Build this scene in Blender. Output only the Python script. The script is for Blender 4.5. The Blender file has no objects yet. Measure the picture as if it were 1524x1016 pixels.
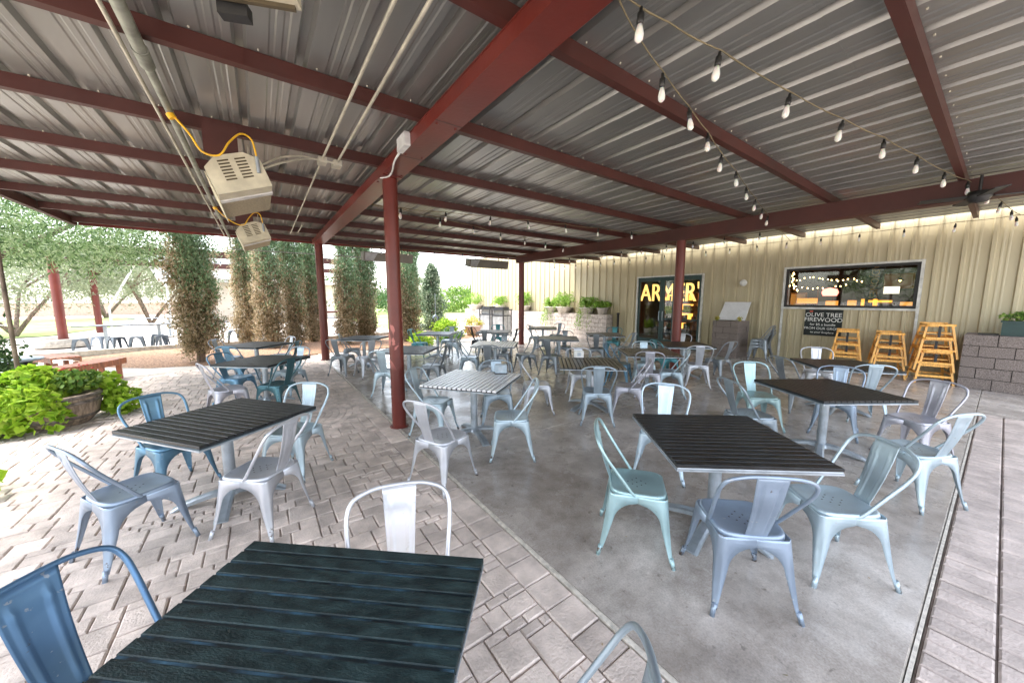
import bpy, math, random
import numpy as np
random.seed(7); RNG=np.random.default_rng(11)
S=bpy.context.scene; COL=S.collection
R=math.radians
# ------------------------------------------------------------------ helpers
def tag(o,label=None,cat=None,group=None,kind=None):
    if label: o['label']=label
    if cat: o['category']=cat
    if group: o['group']=group
    if kind: o['kind']=kind
    return o
def empty(name,loc=(0,0,0),rz=0,**k):
    o=bpy.data.objects.new(name,None); COL.objects.link(o); o.location=loc; o.rotation_euler=(0,0,rz)
    o.empty_display_size=.1
    return tag(o,**k)
class MB:
    def __init__(s): s.v=[];s.f=[];s.m=[];s.sm=[]
    def add(s,vs,fs,mi=0,smooth=False):
        n=len(s.v); s.v.extend([tuple(map(float,p)) for p in vs])
        for f in fs: s.f.append([i+n for i in f]); s.m.append(mi); s.sm.append(smooth)
        return s
    def box(s,a,b,mi=0,rz=0,c=None,bev=0):
        x0,y0,z0=a;x1,y1,z1=b
        vs=[(x0,y0,z0),(x1,y0,z0),(x1,y1,z0),(x0,y1,z0),(x0,y0,z1),(x1,y0,z1),(x1,y1,z1),(x0,y1,z1)]
        if bev:
            e=bev
            vs=[(x0,y0,z0),(x1,y0,z0),(x1,y1,z0),(x0,y1,z0),(x0,y0,z1-e),(x1,y0,z1-e),(x1,y1,z1-e),(x0,y1,z1-e),(x0+e,y0+e,z1),(x1-e,y0+e,z1),(x1-e,y1-e,z1),(x0+e,y1-e,z1)]
            fs=[(3,2,1,0),(0,1,5,4),(1,2,6,5),(2,3,7,6),(3,0,4,7),(4,5,9,8),(5,6,10,9),(6,7,11,10),(7,4,8,11),(8,9,10,11)]
        else: fs=[(3,2,1,0),(4,5,6,7),(0,1,5,4),(1,2,6,5),(2,3,7,6),(3,0,4,7)]
        if rz:
            cx,cy=c if c else ((x0+x1)/2,(y0+y1)/2); cc,ss=math.cos(rz),math.sin(rz)
            vs=[(cx+(x-cx)*cc-(y-cy)*ss,cy+(x-cx)*ss+(y-cy)*cc,z) for x,y,z in vs]
        return s.add(vs,fs,mi)
    def tube(s,pts,r,n=8,mi=0,cap=True,rr=None,smooth=True):
        P=[np.array(p,float) for p in pts]; N=len(P); ring=[]
        up=None
        for i in range(N):
            t=P[min(i+1,N-1)]-P[max(i-1,0)]; t/=np.linalg.norm(t)+1e-9
            if up is None:
                up=np.array([0,0,1.]) if abs(t[2])<.9 else np.array([1.,0,0])
            u=up-t*np.dot(up,t); u/=np.linalg.norm(u)+1e-9; up=u; w=np.cross(t,u)
            rad=rr[i] if rr else r
            ring.append([P[i]+rad*(math.cos(2*math.pi*k/n)*u+math.sin(2*math.pi*k/n)*w) for k in range(n)])
        vs=[p for q in ring for p in q]; fs=[]
        for i in range(N-1):
            for k in range(n): fs.append((i*n+k,i*n+(k+1)%n,(i+1)*n+(k+1)%n,(i+1)*n+k))
        s.add(vs,fs,mi,smooth)
        if cap: s.add([ring[0][k] for k in range(n)],[tuple(range(n))],mi); s.add([ring[-1][k] for k in range(n)],[tuple(range(n-1,-1,-1))],mi)
        return s
    def lathe(s,prof,n=20,mi=0,c=(0,0,0),smooth=True):
        vs=[];fs=[]
        for r,z in prof:
            for k in range(n): a=2*math.pi*k/n; vs.append((c[0]+r*math.cos(a),c[1]+r*math.sin(a),c[2]+z))
        for i in range(len(prof)-1):
            for k in range(n): fs.append((i*n+k,i*n+(k+1)%n,(i+1)*n+(k+1)%n,(i+1)*n+k))
        return s.add(vs,fs,mi,smooth)
    def prism(s,poly,z0,z1,mi=0):
        n=len(poly); vs=[(x,y,z0) for x,y in poly]+[(x,y,z1) for x,y in poly]
        fs=[tuple(range(n-1,-1,-1)),tuple(range(n,2*n))]+[(i,(i+1)%n,n+(i+1)%n,n+i) for i in range(n)]
        return s.add(vs,fs,mi)
    def grid(s,G,mi=0,smooth=True):
        a=len(G);b=len(G[0]); vs=[p for r in G for p in r]
        return s.add(vs,[(i*b+j,i*b+j+1,(i+1)*b+j+1,(i+1)*b+j) for i in range(a-1) for j in range(b-1)],mi,smooth)
    def build(s,name,mats,parent=None,**k):
        me=bpy.data.meshes.new(name); me.from_pydata(s.v,[],s.f)
        if not isinstance(mats,(list,tuple)): mats=[mats]
        for m in mats: me.materials.append(m)
        me.polygons.foreach_set('material_index',s.m); me.polygons.foreach_set('use_smooth',s.sm); me.update()
        o=bpy.data.objects.new(name,me); COL.objects.link(o)
        if parent: o.parent=parent
        return tag(o,**k)
def copy_tree(o,parent=None):
    c=o.copy(); COL.objects.link(c); c.parent=parent
    for ch in [x for x in KIDS.get(o.name,())]: copy_tree(ch,c)
    return c
KIDS={}
def reg(o):
    KIDS[o.name]=list(o.children)
    for c in o.children: reg(c)
def smoothpts(pts,k=4):
    P=[np.array(p,float) for p in pts]; P=[2*P[0]-P[1]]+P+[2*P[-1]-P[-2]]; out=[]
    for i in range(1,len(P)-2):
        for j in range(k):
            t=j/k; a,b,c,d=P[i-1],P[i],P[i+1],P[i+2]
            out.append(.5*((2*b)+(-a+c)*t+(2*a-5*b+4*c-d)*t*t+(-a+3*b-3*c+d)*t**3))
    out.append(P[-2]); return out
# ------------------------------------------------------------------ materials
def newmat(name):
    m=bpy.data.materials.new(name); m.use_nodes=True; nt=m.node_tree; b=nt.nodes['Principled BSDF']; return m,nt,b
def N(nt,t,**k):
    n=nt.nodes.new(t)
    for a,v in k.items(): setattr(n,a,v)
    return n
def ramp(nt,src,stops):
    r=N(nt,'ShaderNodeValToRGB'); e=r.color_ramp.elements
    while len(e)<len(stops): e.new(.5)
    for el,(p,c) in zip(e,stops): el.position=p; el.color=(*c,1)
    nt.links.new(src,r.inputs[0]); return r.outputs[0]
def mat(name,col,rough=.5,metal=0,var=.15,scale=6,bump=0,bscale=40,col2=None,rvar=.1,coords='Object',stretch=None,spec=.5,detail=5,island=0,lo=.35,hi=.65):
    m,nt,b=newmat(name); L=nt.links.new
    out=None if coords=='World' else N(nt,'ShaderNodeTexCoord').outputs[coords]
    if coords=='World':
        out=N(nt,'ShaderNodeNewGeometry').outputs['Position']
    if stretch:
        mp=N(nt,'ShaderNodeMapping'); mp.inputs['Scale'].default_value=stretch; L(out,mp.inputs[0]); out=mp.outputs[0]
    no=N(nt,'ShaderNodeTexNoise'); no.inputs['Scale'].default_value=scale; no.inputs['Detail'].default_value=detail; no.inputs['Roughness'].default_value=.6; L(out,no.inputs['Vector'])
    c2=col2 if col2 else tuple(c*(1-var*1.6) for c in col); c1=tuple(min(1,c*(1+(0 if col2 else var))) for c in col)
    cs=ramp(nt,no.outputs['Fac'],[(lo,c2),(hi,c1)])
    if island:
        g=N(nt,'ShaderNodeNewGeometry'); mr=N(nt,'ShaderNodeMapRange'); mr.inputs[3].default_value=1-island; mr.inputs[4].default_value=1+island
        L(g.outputs['Random Per Island'],mr.inputs[0]); mx=N(nt,'ShaderNodeMix',data_type='RGBA',blend_type='MULTIPLY'); mx.inputs[0].default_value=1
        L(cs,mx.inputs[6]); L(mr.outputs[0],mx.inputs[7]); cs=mx.outputs[2]
    L(cs,b.inputs['Base Color'])
    b.inputs['Metallic'].default_value=metal; b.inputs['Specular IOR Level'].default_value=spec
    mr=N(nt,'ShaderNodeMapRange'); mr.inputs[3].default_value=rough-rvar; mr.inputs[4].default_value=rough+rvar; L(no.outputs['Fac'],mr.inputs[0]); L(mr.outputs[0],b.inputs['Roughness'])
    if bump:
        n2=N(nt,'ShaderNodeTexNoise'); n2.inputs['Scale'].default_value=bscale; n2.inputs['Detail'].default_value=4; L(out,n2.inputs['Vector'])
        bp=N(nt,'ShaderNodeBump'); bp.inputs['Strength'].default_value=bump; bp.inputs['Distance'].default_value=.01; L(n2.outputs['Fac'],bp.inputs['Height']); L(bp.outputs[0],b.inputs['Normal'])
    return m
def leafmat(name,cols,rough=.55,trans=.35):
    m,nt,b=newmat(name); L=nt.links.new
    g=N(nt,'ShaderNodeNewGeometry'); n=len(cols)
    cs=ramp(nt,g.outputs['Random Per Island'],[(i/(n-1),c) for i,c in enumerate(cols)])
    L(cs,b.inputs['Base Color']); b.inputs['Roughness'].default_value=rough; b.inputs['Specular IOR Level'].default_value=.3
    tr=N(nt,'ShaderNodeBsdfTranslucent'); L(cs,tr.inputs[0]); mx=N(nt,'ShaderNodeMixShader'); mx.inputs[0].default_value=trans
    L(b.outputs[0],mx.inputs[1]); L(tr.outputs[0],mx.inputs[2]); L(mx.outputs[0],nt.nodes['Material Output'].inputs[0]); return m
def emis(name,col,s):
    m,nt,b=newmat(name); b.inputs['Base Color'].default_value=(*col,1); b.inputs['Emission Color'].default_value=(*col,1); b.inputs['Emission Strength'].default_value=s; return m
M={}
def chairpaint(key,c,metal=.5,rough=.33):
    # worn metallic paint: tone drift, small chips and scuffs
    m,nt,b=newmat('paint_'+key); L=nt.links.new
    tc=N(nt,'ShaderNodeTexCoord'); oi=N(nt,'ShaderNodeObjectInfo')
    ad=N(nt,'ShaderNodeVectorMath',operation='ADD'); L(tc.outputs['Object'],ad.inputs[0]); L(oi.outputs['Random'],ad.inputs[1])
    n1=N(nt,'ShaderNodeTexNoise'); n1.inputs['Scale'].default_value=4; n1.inputs['Detail'].default_value=6; L(ad.outputs[0],n1.inputs['Vector'])
    base=ramp(nt,n1.outputs['Fac'],[(.3,tuple(x*.8 for x in c)),(.7,tuple(min(1,x*1.15) for x in c))])
    n2=N(nt,'ShaderNodeTexNoise'); n2.inputs['Scale'].default_value=38; n2.inputs['Detail'].default_value=3; L(ad.outputs[0],n2.inputs['Vector'])
    f=ramp(nt,n2.outputs['Fac'],[(.68,(0,0,0)),(.71,(1,1,1))])
    mx=N(nt,'ShaderNodeMix',data_type='RGBA'); L(f,mx.inputs[0]); L(base,mx.inputs[6]); mx.inputs[7].default_value=tuple(min(1,x*.5+.22) for x in c)+(1,)
    n3=N(nt,'ShaderNodeTexNoise'); n3.inputs['Scale'].default_value=16; n3.inputs['Detail'].default_value=8; n3.inputs['Roughness'].default_value=.75; L(ad.outputs[0],n3.inputs['Vector'])
    sz=N(nt,'ShaderNodeSeparateXYZ'); L(tc.outputs['Object'],sz.inputs[0]); mz=N(nt,'ShaderNodeMapRange'); mz.inputs[1].default_value=0; mz.inputs[2].default_value=.16; mz.inputs[3].default_value=.16; mz.inputs[4].default_value=0; L(sz.outputs['Z'],mz.inputs[0])
    sa=N(nt,'ShaderNodeMath',operation='ADD'); L(n3.outputs['Fac'],sa.inputs[0]); L(mz.outputs[0],sa.inputs[1]); fr_=ramp(nt,sa.outputs[0],[(.66,(0,0,0)),(.72,(1,1,1))])
    m3=N(nt,'ShaderNodeMix',data_type='RGBA'); L(fr_,m3.inputs[0]); L(mx.outputs[2],m3.inputs[6]); m3.inputs[7].default_value=(.10,.065,.045,1)
    L(m3.outputs[2],b.inputs['Base Color']); b.inputs['Metallic'].default_value=metal
    mr=N(nt,'ShaderNodeMapRange'); mr.inputs[3].default_value=rough-.08; mr.inputs[4].default_value=rough+.16; L(n1.outputs['Fac'],mr.inputs[0]); L(mr.outputs[0],b.inputs['Roughness'])
    return m
PAINT={'deepblue':(.10,.20,.34),'steel':(.29,.36,.46),'denim':(.13,.26,.38),'sky':(.46,.57,.64),'aqua':(.38,.55,.58),'ice':(.55,.68,.80),
 'silver':(.58,.60,.65),'white':(.60,.61,.65),'lilac':(.46,.46,.52),'slate':(.30,.36,.41),'greyblue':(.36,.44,.51),'grey':(.26,.29,.32),'darkteal':(.06,.15,.18),'teal':(.08,.27,.31),'black':(.04,.045,.05)}
WORD={'deepblue':'deep blue','steel':'steel blue','denim':'denim blue','sky':'light blue','aqua':'pale aqua','ice':'icy pale blue','silver':'silver grey','white':'white','lilac':'lilac grey','slate':'slate blue','greyblue':'grey blue','grey':'dull grey','darkteal':'dark teal','teal':'teal','black':'black'}
for k,c in PAINT.items(): M[k]=chairpaint(k,tuple(min(.85,x*1.0) for x in c))
M['red']=mat('red_steel_paint',(.14,.022,.015),.40,var=.15,scale=1.2,bump=.15,bscale=25,coords='World')
M['redmuted']=mat('red_primer',(.068,.016,.011),.5,var=.15,scale=1.2,coords='World')
M['rust']=mat('dark_rusty_red',(.16,.018,.012),.55,var=.3,scale=3,bump=.3,bscale=30,coords='World')
M['galv']=mat('galvanised_sheet',(.30,.30,.28),.32,.6,var=.10,scale=1.6,coords='World',rvar=.06,detail=5,stretch=(1,.15,1))
M['wall']=mat('cream_steel_siding',(.47,.405,.26),.38,.0,var=.03,scale=.3,detail=2,coords='World',rvar=.05)
def concrete():
    m,nt,b=newmat('stained_polished_concrete'); L=nt.links.new; g=N(nt,'ShaderNodeNewGeometry').outputs['Position']
    def no(sc,d=8,r=.62,dist=0):
        n=N(nt,'ShaderNodeTexNoise'); n.inputs['Scale'].default_value=sc; n.inputs['Detail'].default_value=d; n.inputs['Roughness'].default_value=r; n.inputs['Distortion'].default_value=dist; L(g,n.inputs['Vector']); return n.outputs['Fac']
    a=ramp(nt,no(.55,9,.68,.6),[(.30,(.22,.188,.162)),(.48,(.43,.385,.348)),(.66,(.68,.63,.585))])
    def mul(x,f,k):
        mx=N(nt,'ShaderNodeMix',data_type='RGBA',blend_type='MULTIPLY'); mx.inputs[0].default_value=k; L(x,mx.inputs[6]); L(f,mx.inputs[7]); return mx.outputs[2]
    x=mul(a,ramp(nt,no(4.5,10,.7),[(.32,(.62,.60,.58)),(.6,(1.1,1.1,1.1))]),.8)
    x=mul(x,ramp(nt,no(14,3),[(.26,(.35,.33,.31)),(.36,(1,1,1))]),.75)
    x=mul(x,ramp(nt,no(90,4),[(.35,(.78,.78,.78)),(.6,(1.08,1.08,1.08))]),.8)
    L(x,b.inputs['Base Color'])
    mr=N(nt,'ShaderNodeMapRange'); mr.inputs[1].default_value=.3; mr.inputs[2].default_value=.7; mr.inputs[3].default_value=.10; mr.inputs[4].default_value=.42; L(no(1.3,7,.65),mr.inputs[0]); L(mr.outputs[0],b.inputs['Roughness'])
    bp=N(nt,'ShaderNodeBump'); bp.inputs['Strength'].default_value=.12; bp.inputs['Distance'].default_value=.01; L(no(22,5),bp.inputs['Height']); L(bp.outputs[0],b.inputs['Normal'])
    return m
M['concrete']=concrete()
M['paver']=mat('concrete_pavers',(.64,.545,.485),.8,var=.16,scale=5,bump=.6,bscale=70,coords='World',island=.16,detail=6)
M['paver_dark']=mat('worn_brick_pavers',(.52,.44,.40),.82,var=.14,scale=5,bump=.6,bscale=60,coords='World',island=.10,detail=8)
M['sandjoint']=mat('joint_sand',(.45,.38,.32),.95,var=.2,scale=20,coords='World')
M['lightjoint']=mat('mortar_line',(.62,.57,.50),.9,var=.2,scale=20,coords='World')
M['brickbed']=mat('dark_joint_sand',(.13,.10,.085),.95)
M['crack']=mat('saw_cut',(.07,.06,.055),.9)
M['tabletop']=mat('black_slat_paint',(.010,.012,.014),.42,var=.5,scale=9,bump=.25,bscale=90,rvar=.16,stretch=(1,6,1))
M['tabledark']=mat('green_black_slat_paint',(.022,.044,.046),.5,scale=11,bump=.35,bscale=80,rvar=.18,stretch=(1,2.5,1),col2=(.004,.012,.014),spec=.3,detail=9,lo=.4,hi=.7)
M['tablebrown']=mat('brown_slat_paint',(.11,.09,.065),.36,var=.4,scale=9,bump=.2,bscale=80,rvar=.12,stretch=(1,6,1))
M['tablegrey']=mat('grey_slat_paint',(.17,.18,.20),.34,var=.3,scale=9,bump=.2,bscale=80,rvar=.1,stretch=(1,6,1))
M['tablewhite']=mat('sky_glare_slat_paint',(.78,.79,.81),.33,var=.08,scale=9,rvar=.08,metal=.25,stretch=(1,6,1))  # near-white slats stand in for sky reflecting off dark paint
M['tframe']=mat('silver_frame',(.42,.47,.52),.4,.6)
M['gapdark']=mat('slat_gap_shadow_board',(.05,.08,.10),.7)
M['gaplight']=mat('slat_gap_caught_light',(.42,.46,.50),.5)  # pale board stands in for light caught in the slat gaps
M['gapblue']=mat('slat_gap_blue_glint',(.05,.13,.20),.5,scale=5,col2=(.006,.012,.016),lo=.48,hi=.66)  # blue-to-black noise paints broken highlights along the gaps
M['gapblack']=mat('slat_gap_black',(.004,.004,.005),.8)
M['black']=mat('matte_black',(.02,.02,.02),.5) ; CB=chairpaint('black2',(.04,.045,.05))
M['darkgreen']=mat('dark_green_frame',(.012,.045,.045),.4)
M['whiteframe']=mat('pale_trim',(.62,.62,.58),.5)
M['block']=mat('split_face_block',(.22,.18,.16),.92,var=.35,scale=70,bump=.5,bscale=110,coords='World',detail=9)
M['blocklight']=mat('tan_split_face_block',(.50,.43,.38),.92,var=.2,scale=12,bump=1.0,bscale=24,coords='World',detail=9)
M['cream']=mat('cream_enamel',(.62,.57,.42),.45,var=.12,scale=5)
M['mesh']=mat('heater_mesh',(.42,.36,.24),.5,.4,var=.2,scale=60)
M['slot']=mat('louvre_slot',(.08,.06,.03),.8)
M['yellow']=mat('yellow_hose',(.85,.48,.02),.4)
M['pipe']=mat('grey_pipe',(.30,.31,.26),.5,.4,var=.2,scale=9)
M['conduit']=mat('pale_conduit',(.55,.52,.42),.45,.3)
M['plasticw']=mat('white_plastic',(.72,.72,.70),.45)
M['cord']=mat('jute_cord',(.22,.18,.10),.9)
M['socket']=mat('black_socket',(.02,.02,.018),.4)
mb,nt,b=newmat('frosted_bulb'); b.inputs['Base Color'].default_value=(.85,.83,.76,1); b.inputs['Roughness'].default_value=.25; b.inputs['Subsurface Weight'].default_value=.3; M['bulb']=mb
M['pine']=mat('yellow_pine',(.82,.42,.09),.42,var=.2,scale=5,stretch=(8,1,1))
M['bench']=mat('stained_cedar',(.42,.16,.085),.5,var=.25,scale=4,stretch=(1,8,1))
M['barrel']=mat('weathered_oak',(.30,.23,.17),.85,var=.35,scale=6,stretch=(4,4,.6),bump=.4,bscale=30)
M['hoop']=mat('rusty_hoop',(.20,.17,.15),.6,.5,var=.3,scale=20)
M['soil']=mat('soil',(.06,.04,.03),.95,bump=.8)
M['mulch']=mat('wood_chip_mulch',(.34,.20,.12),.95,var=.5,scale=28,bump=1,bscale=60,coords='World',detail=8)
M['lawn']=mat('lawn',(.30,.38,.12),.95,var=.35,scale=.7,bump=.5,bscale=30,coords='World',detail=10)
M['sand']=mat('pale_decomposed_granite',(.62,.55,.48),.95,var=.18,scale=.6,coords='World',detail=10,bump=.3,bscale=50)
M['path']=mat('pale_concrete_path',(.52,.49,.45),.8,var=.12,scale=2,coords='World')
M['kerb']=mat('concrete_kerb',(.38,.34,.29),.85,var=.2,scale=10,coords='World')
M['bark']=mat('grey_bark',(.19,.14,.105),.9,var=.4,scale=14,bump=1,bscale=24,stretch=(1,1,.25))
M['stucco']=mat('pale_stucco',(.66,.58,.50),.85,var=.08,scale=1)
M['roofgrey']=mat('grey_roof',(.35,.32,.30),.7)
M['canvas']=mat('white_canvas',(.78,.78,.76),.8,var=.04)
M['bin']=mat('grey_bin_panel',(.42,.42,.43),.5,.2)
M['bindark']=mat('dark_bin_frame',(.05,.05,.055),.5)
M['chalk']=mat('chalkboard',(.018,.024,.022),.75,var=.3,scale=4)
M['chalkw']=mat('chalk_writing',(.80,.80,.76),.9)
M['chalkr']=mat('red_chalk',(.6,.10,.06),.9)
M['board']=mat('whiteboard',(.72,.72,.74),.3,var=.05)
M['potw']=mat('pale_pot',(.55,.50,.44),.7)
M['planterg']=mat('green_plastic_planter',(.015,.045,.04),.45)
M['terracotta']=mat('terracotta',(.42,.17,.09),.8)
M['pinkwall']=mat('pink_plaster',(.62,.45,.38),.9,var=.1)
M['stoolgrey']=mat('stool_grey',(.17,.20,.24),.45,.4)
M['napkin']=mat('grey_napkin_box',(.35,.42,.48),.4,.3)
M['strap']=mat('strap_black',(.015,.015,.015),.6)
M['greyshade']=mat('grey_heater_shell',(.22,.20,.17),.5,.3,var=.15,scale=2)
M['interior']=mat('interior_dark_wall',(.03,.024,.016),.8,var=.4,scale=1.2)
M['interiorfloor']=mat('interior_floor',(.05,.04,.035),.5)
M['woodwarm']=mat('warm_shelf_wood',(.38,.18,.05),.5,var=.3,scale=6)
M['olive']=leafmat('olive_leaf',[(.06,.11,.04),(.13,.22,.08),(.26,.37,.16),(.46,.54,.33)],trans=.35)
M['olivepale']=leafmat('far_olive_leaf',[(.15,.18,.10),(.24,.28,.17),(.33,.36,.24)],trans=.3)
M['cypress']=leafmat('cypress_sprig',[(.09,.08,.04),(.24,.20,.10),(.42,.32,.19),(.52,.40,.26),(.62,.52,.38)],trans=.45)
M['cypgreen']=leafmat('cypress_green_sprig',[(.08,.15,.06),(.19,.29,.14),(.34,.44,.26)],trans=.3)
M['cone']=leafmat('evergreen_sprig',[(.04,.08,.035),(.10,.16,.08),(.24,.30,.19),(.38,.42,.30)],trans=.25)
M['vine']=leafmat('lime_vine_leaf',[(.16,.32,.02),(.28,.46,.03),(.40,.58,.05),(.46,.60,.09)],.5,.35)
M['vinegreen']=leafmat('dark_vine_leaf',[(.05,.13,.02),(.12,.24,.05),(.2,.33,.08)],.5,.3)
M['bushg']=leafmat('bright_bush_leaf',[(.07,.15,.03),(.16,.28,.05),(.30,.40,.08)],.55,.35)
M['bushd']=leafmat('dark_bush_leaf',[(.03,.08,.025),(.07,.14,.045),(.13,.20,.07)],.55,.25)
M['fern']=leafmat('fern_leaf',[(.12,.26,.03),(.22,.38,.05),(.33,.47,.09)],.55,.35)
M['flower']=leafmat('yellow_orange_flower',[(.55,.45,.08),(.6,.5,.10),(.35,.45,.08)],.6,.3)
M['redflower']=mat('red_petal',(.6,.03,.05),.6)
mg,nt,b=newmat('window_glass'); L=nt.links.new
fr=N(nt,'ShaderNodeFresnel'); fr.inputs[0].default_value=1.5; gl=N(nt,'ShaderNodeBsdfGlossy'); gl.inputs['Roughness'].default_value=.02; tp=N(nt,'ShaderNodeBsdfTransparent'); tp.inputs[0].default_value=(.86,.90,.88,1)
mx=N(nt,'ShaderNodeMixShader'); L(fr.outputs[0],mx.inputs[0]); L(tp.outputs[0],mx.inputs[1]); L(gl.outputs[0],mx.inputs[2]); L(mx.outputs[0],nt.nodes['Material Output'].inputs[0]); M['glass']=mg
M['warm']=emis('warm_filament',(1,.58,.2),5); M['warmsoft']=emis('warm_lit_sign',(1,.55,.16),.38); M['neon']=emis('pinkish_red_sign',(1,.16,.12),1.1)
M['amber']=emis('amber_glow',(.9,.38,.06),.55); M['amber2']=emis('dim_amber_glow',(.9,.35,.06),.22); M['glassy']=mat('bottle_grey',(.3,.3,.28),.15); M['screen']=emis('pale_lit_menu',(1,.85,.65),.4); M['orange']=emis('orange_glow',(1,.38,.04),.35)  # emission in goods, bottles and easel stands in for warm interior light
# ------------------------------------------------------------------ foliage
def leaves(name,C,Nn,size,asp,matl,parent=None,droop=0,wide=.0,smooth=False,**k):
    """C: (n,3) leaf centres; each leaf a folded diamond of its own direction"""
    n=len(C); d=RNG.normal(size=(n,3)); 
    if Nn is not None: d=d*wide+Nn
    d[:,2]-=droop; d/=np.linalg.norm(d,axis=1)[:,None]+1e-9
    e=RNG.normal(size=(n,3)); w=np.cross(d,e); w/=np.linalg.norm(w,axis=1)[:,None]+1e-9
    nn=np.cross(d,w)
    s=(size*(.6+.8*RNG.random(n)))[:,None]
    a=C-d*s*.5; b_=C+w*s*asp*.5+nn*s*.05; c=C+d*s*.5; e_=C-w*s*asp*.5+nn*s*.05
    V=np.stack([a,b_,c,e_],1).reshape(-1,3)
    me=bpy.data.meshes.new(name); me.vertices.add(4*n); me.vertices.foreach_set('co',V.ravel().astype(np.float32))
    me.loops.add(4*n); me.loops.foreach_set('vertex_index',np.arange(4*n,dtype=np.int32))
    me.polygons.add(n); me.polygons.foreach_set('loop_start',np.arange(0,4*n,4,dtype=np.int32)); me.polygons.foreach_set('loop_total',np.full(n,4,dtype=np.int32))
    me.materials.append(matl); me.update(calc_edges=True)
    o=bpy.data.objects.new(name,me); COL.objects.link(o)
    if parent: o.parent=parent
    return tag(o,**k)
def clumps(n,per,centre_fn,rad):
    cs=np.array([centre_fn(i) for i in range(n)]); out=np.repeat(cs,per,axis=0)
    r=RNG.normal(size=(n*per,3))*np.array(rad)*.5
    return out+r
def ball(c,r):
    while True:
        p=RNG.uniform(-1,1,3)
        if p@p<1: return np.array(c)+p*np.array(r)
def shell(c,r,lo=.6):
    p=RNG.normal(size=3); p/=np.linalg.norm(p); return np.array(c)+p*np.array(r)*(lo+(1-lo)*RNG.random()**.5)
# ------------------------------------------------------------------ GROUND
def sheet(name,x0,y0,x1,y1,z,m,kind='structure',**k):
    return MB().add([(x0,y0,z),(x1,y0,z),(x1,y1,z),(x0,y1,z)],[(0,1,2,3)]).build(name,m,kind=kind,**k)
sheet('ground',-300,-60,300,500,-.06,M['sand'])
MB().add([(6.2,19,-.03),(80,12.5,-.03),(90,200,-.03),(6,200,-.03)],[(0,1,2,3)]).build('lawn',M['lawn'],kind='structure')
MB().add([(-60,30,-.03),(-13,24,-.03),(-8.5,27,-.03),(-7.5,36,-.03),(-10,50,-.03),(-60,60,-.03)],[(0,1,2,3,4,5)]).build('lawn',M['lawn'],kind='structure')
sheet('paving_bed',-9,-9,1.42,12.6,-.022,M['sandjoint'])
# mixed size pavers, one structure mesh
pv=MB(); rr=random.Random(3)
FC=(.12,6.05); FR=1.04
def paver(x0,y0,x1,y1,z=0):
    cx,cy=(x0+x1)/2,(y0+y1)/2
    if math.hypot(cx-FC[0],cy-FC[1])<FR-.02: return
    if y0>11.9+.5*math.sin(x0): pass
    g=rr.uniform(.002,.005); dz=rr.uniform(-.005,.003); t=rr.uniform(-.02,.02)
    pv.box((x0+g,y0+g,-.06),(x1-g,y1-g,dz),rz=t,bev=.007)
y=-4.0
while y<12.5:          # header row along the slab edge
    pv_w=.20; h_=rr.choice([.135,.2,.2]); paver(1.20,y,1.415,y+h_); y+=h_
u=.0625; NX,NY=157,254; X0=1.20-NX*u; Y0=-3.4; occ=np.zeros((NX,NY),bool)   # interlocking mixed sizes, no long straight joints
SZ=[(3,3)]*5+[(2,3)]*5+[(3,2)]*5+[(2,2)]*3+[(4,3)]*2+[(3,4)]*2+[(2,1),(1,2)]
for i_ in range(NX):
    for j_ in range(NY):
        if occ[i_,j_]: continue
        rr.shuffle(SZ); done=False
        for a_,b_ in SZ:
            if i_+a_<=NX and j_+b_<=NY and not occ[i_:i_+a_,j_:j_+b_].any():
                occ[i_:i_+a_,j_:j_+b_]=True; paver(X0+i_*u,Y0+j_*u,X0+(i_+a_)*u,Y0+(j_+b_)*u); done=True; break
        if not done: occ[i_,j_]=True; paver(X0+i_*u,Y0+j_*u,X0+(i_+1)*u,Y0+(j_+1)*u)
for k in range(11):     # ring pattern near the slab
    r0=.02+k*.098; r1=r0+.09; n=max(5,int(2*math.pi*r0/.14))
    for i in range(n):
        a0=2*math.pi*i/n+k*.3; a1=a0+2*math.pi/n*.93
        pts=[(FC[0]+r*math.cos(a),FC[1]+r*math.sin(a)) for r,a in ((r0,a0),(r1,a0),(r1,a1),(r0,a1))]
        
        pv.prism(pts,-.06,rr.uniform(-.005,.001))
pv.build('patio_pavers',M['paver'],kind='structure')
MB().box((1.418,-6,-.05),(1.445,12.6,.002)).build('slab_edge_strip',M['lightjoint'],kind='structure')
# concrete slab panels with saw cuts between them
sl=MB()
xs=[1.449,5.0,8.6,12.2]; ys=[.11,3.48,6.88,10.2,12.75]
for i in range(3):
    for j in range(4): sl.box((xs[i]+.006,ys[j]+.007,-.08),(xs[i+1]-.006,ys[j+1]-.007,.0))
sl.box((8.95,-9,-.08),(12.2,.10,0)); sl.build('concrete_slab',M['concrete'],kind='structure')
sheet('slab_joint_base',1.44,.109,12.2,12.75,-.004,M['lightjoint'])
sheet('slab_joint_base',8.94,-9,12.2,.105,-.02,M['sandjoint'])
sheet('brick_bed',1.44,-9,8.935,.084,-.016,M['brickbed'])
rb=MB(); y=.085
rb.box((1.45,.088,-.06),(8.93,.104,.003),1)
yy=.08
for row in range(22):
    d=.215 if row else .225; x=1.46-rr.random()*.1
    while x<8.9:
        l=.112 if row==0 else rr.choice([.112,.215,.215]); g=.005
        rb.box((max(x,1.46)+g,yy-d+g,-.06),(min(x+l,8.92)-g,yy-g,rr.uniform(-.004,.003)),0,bev=.009); x+=l
    yy-=d
rb.build('brick_walk',[M['paver_dark'],M['lightjoint']],kind='structure')
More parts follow.
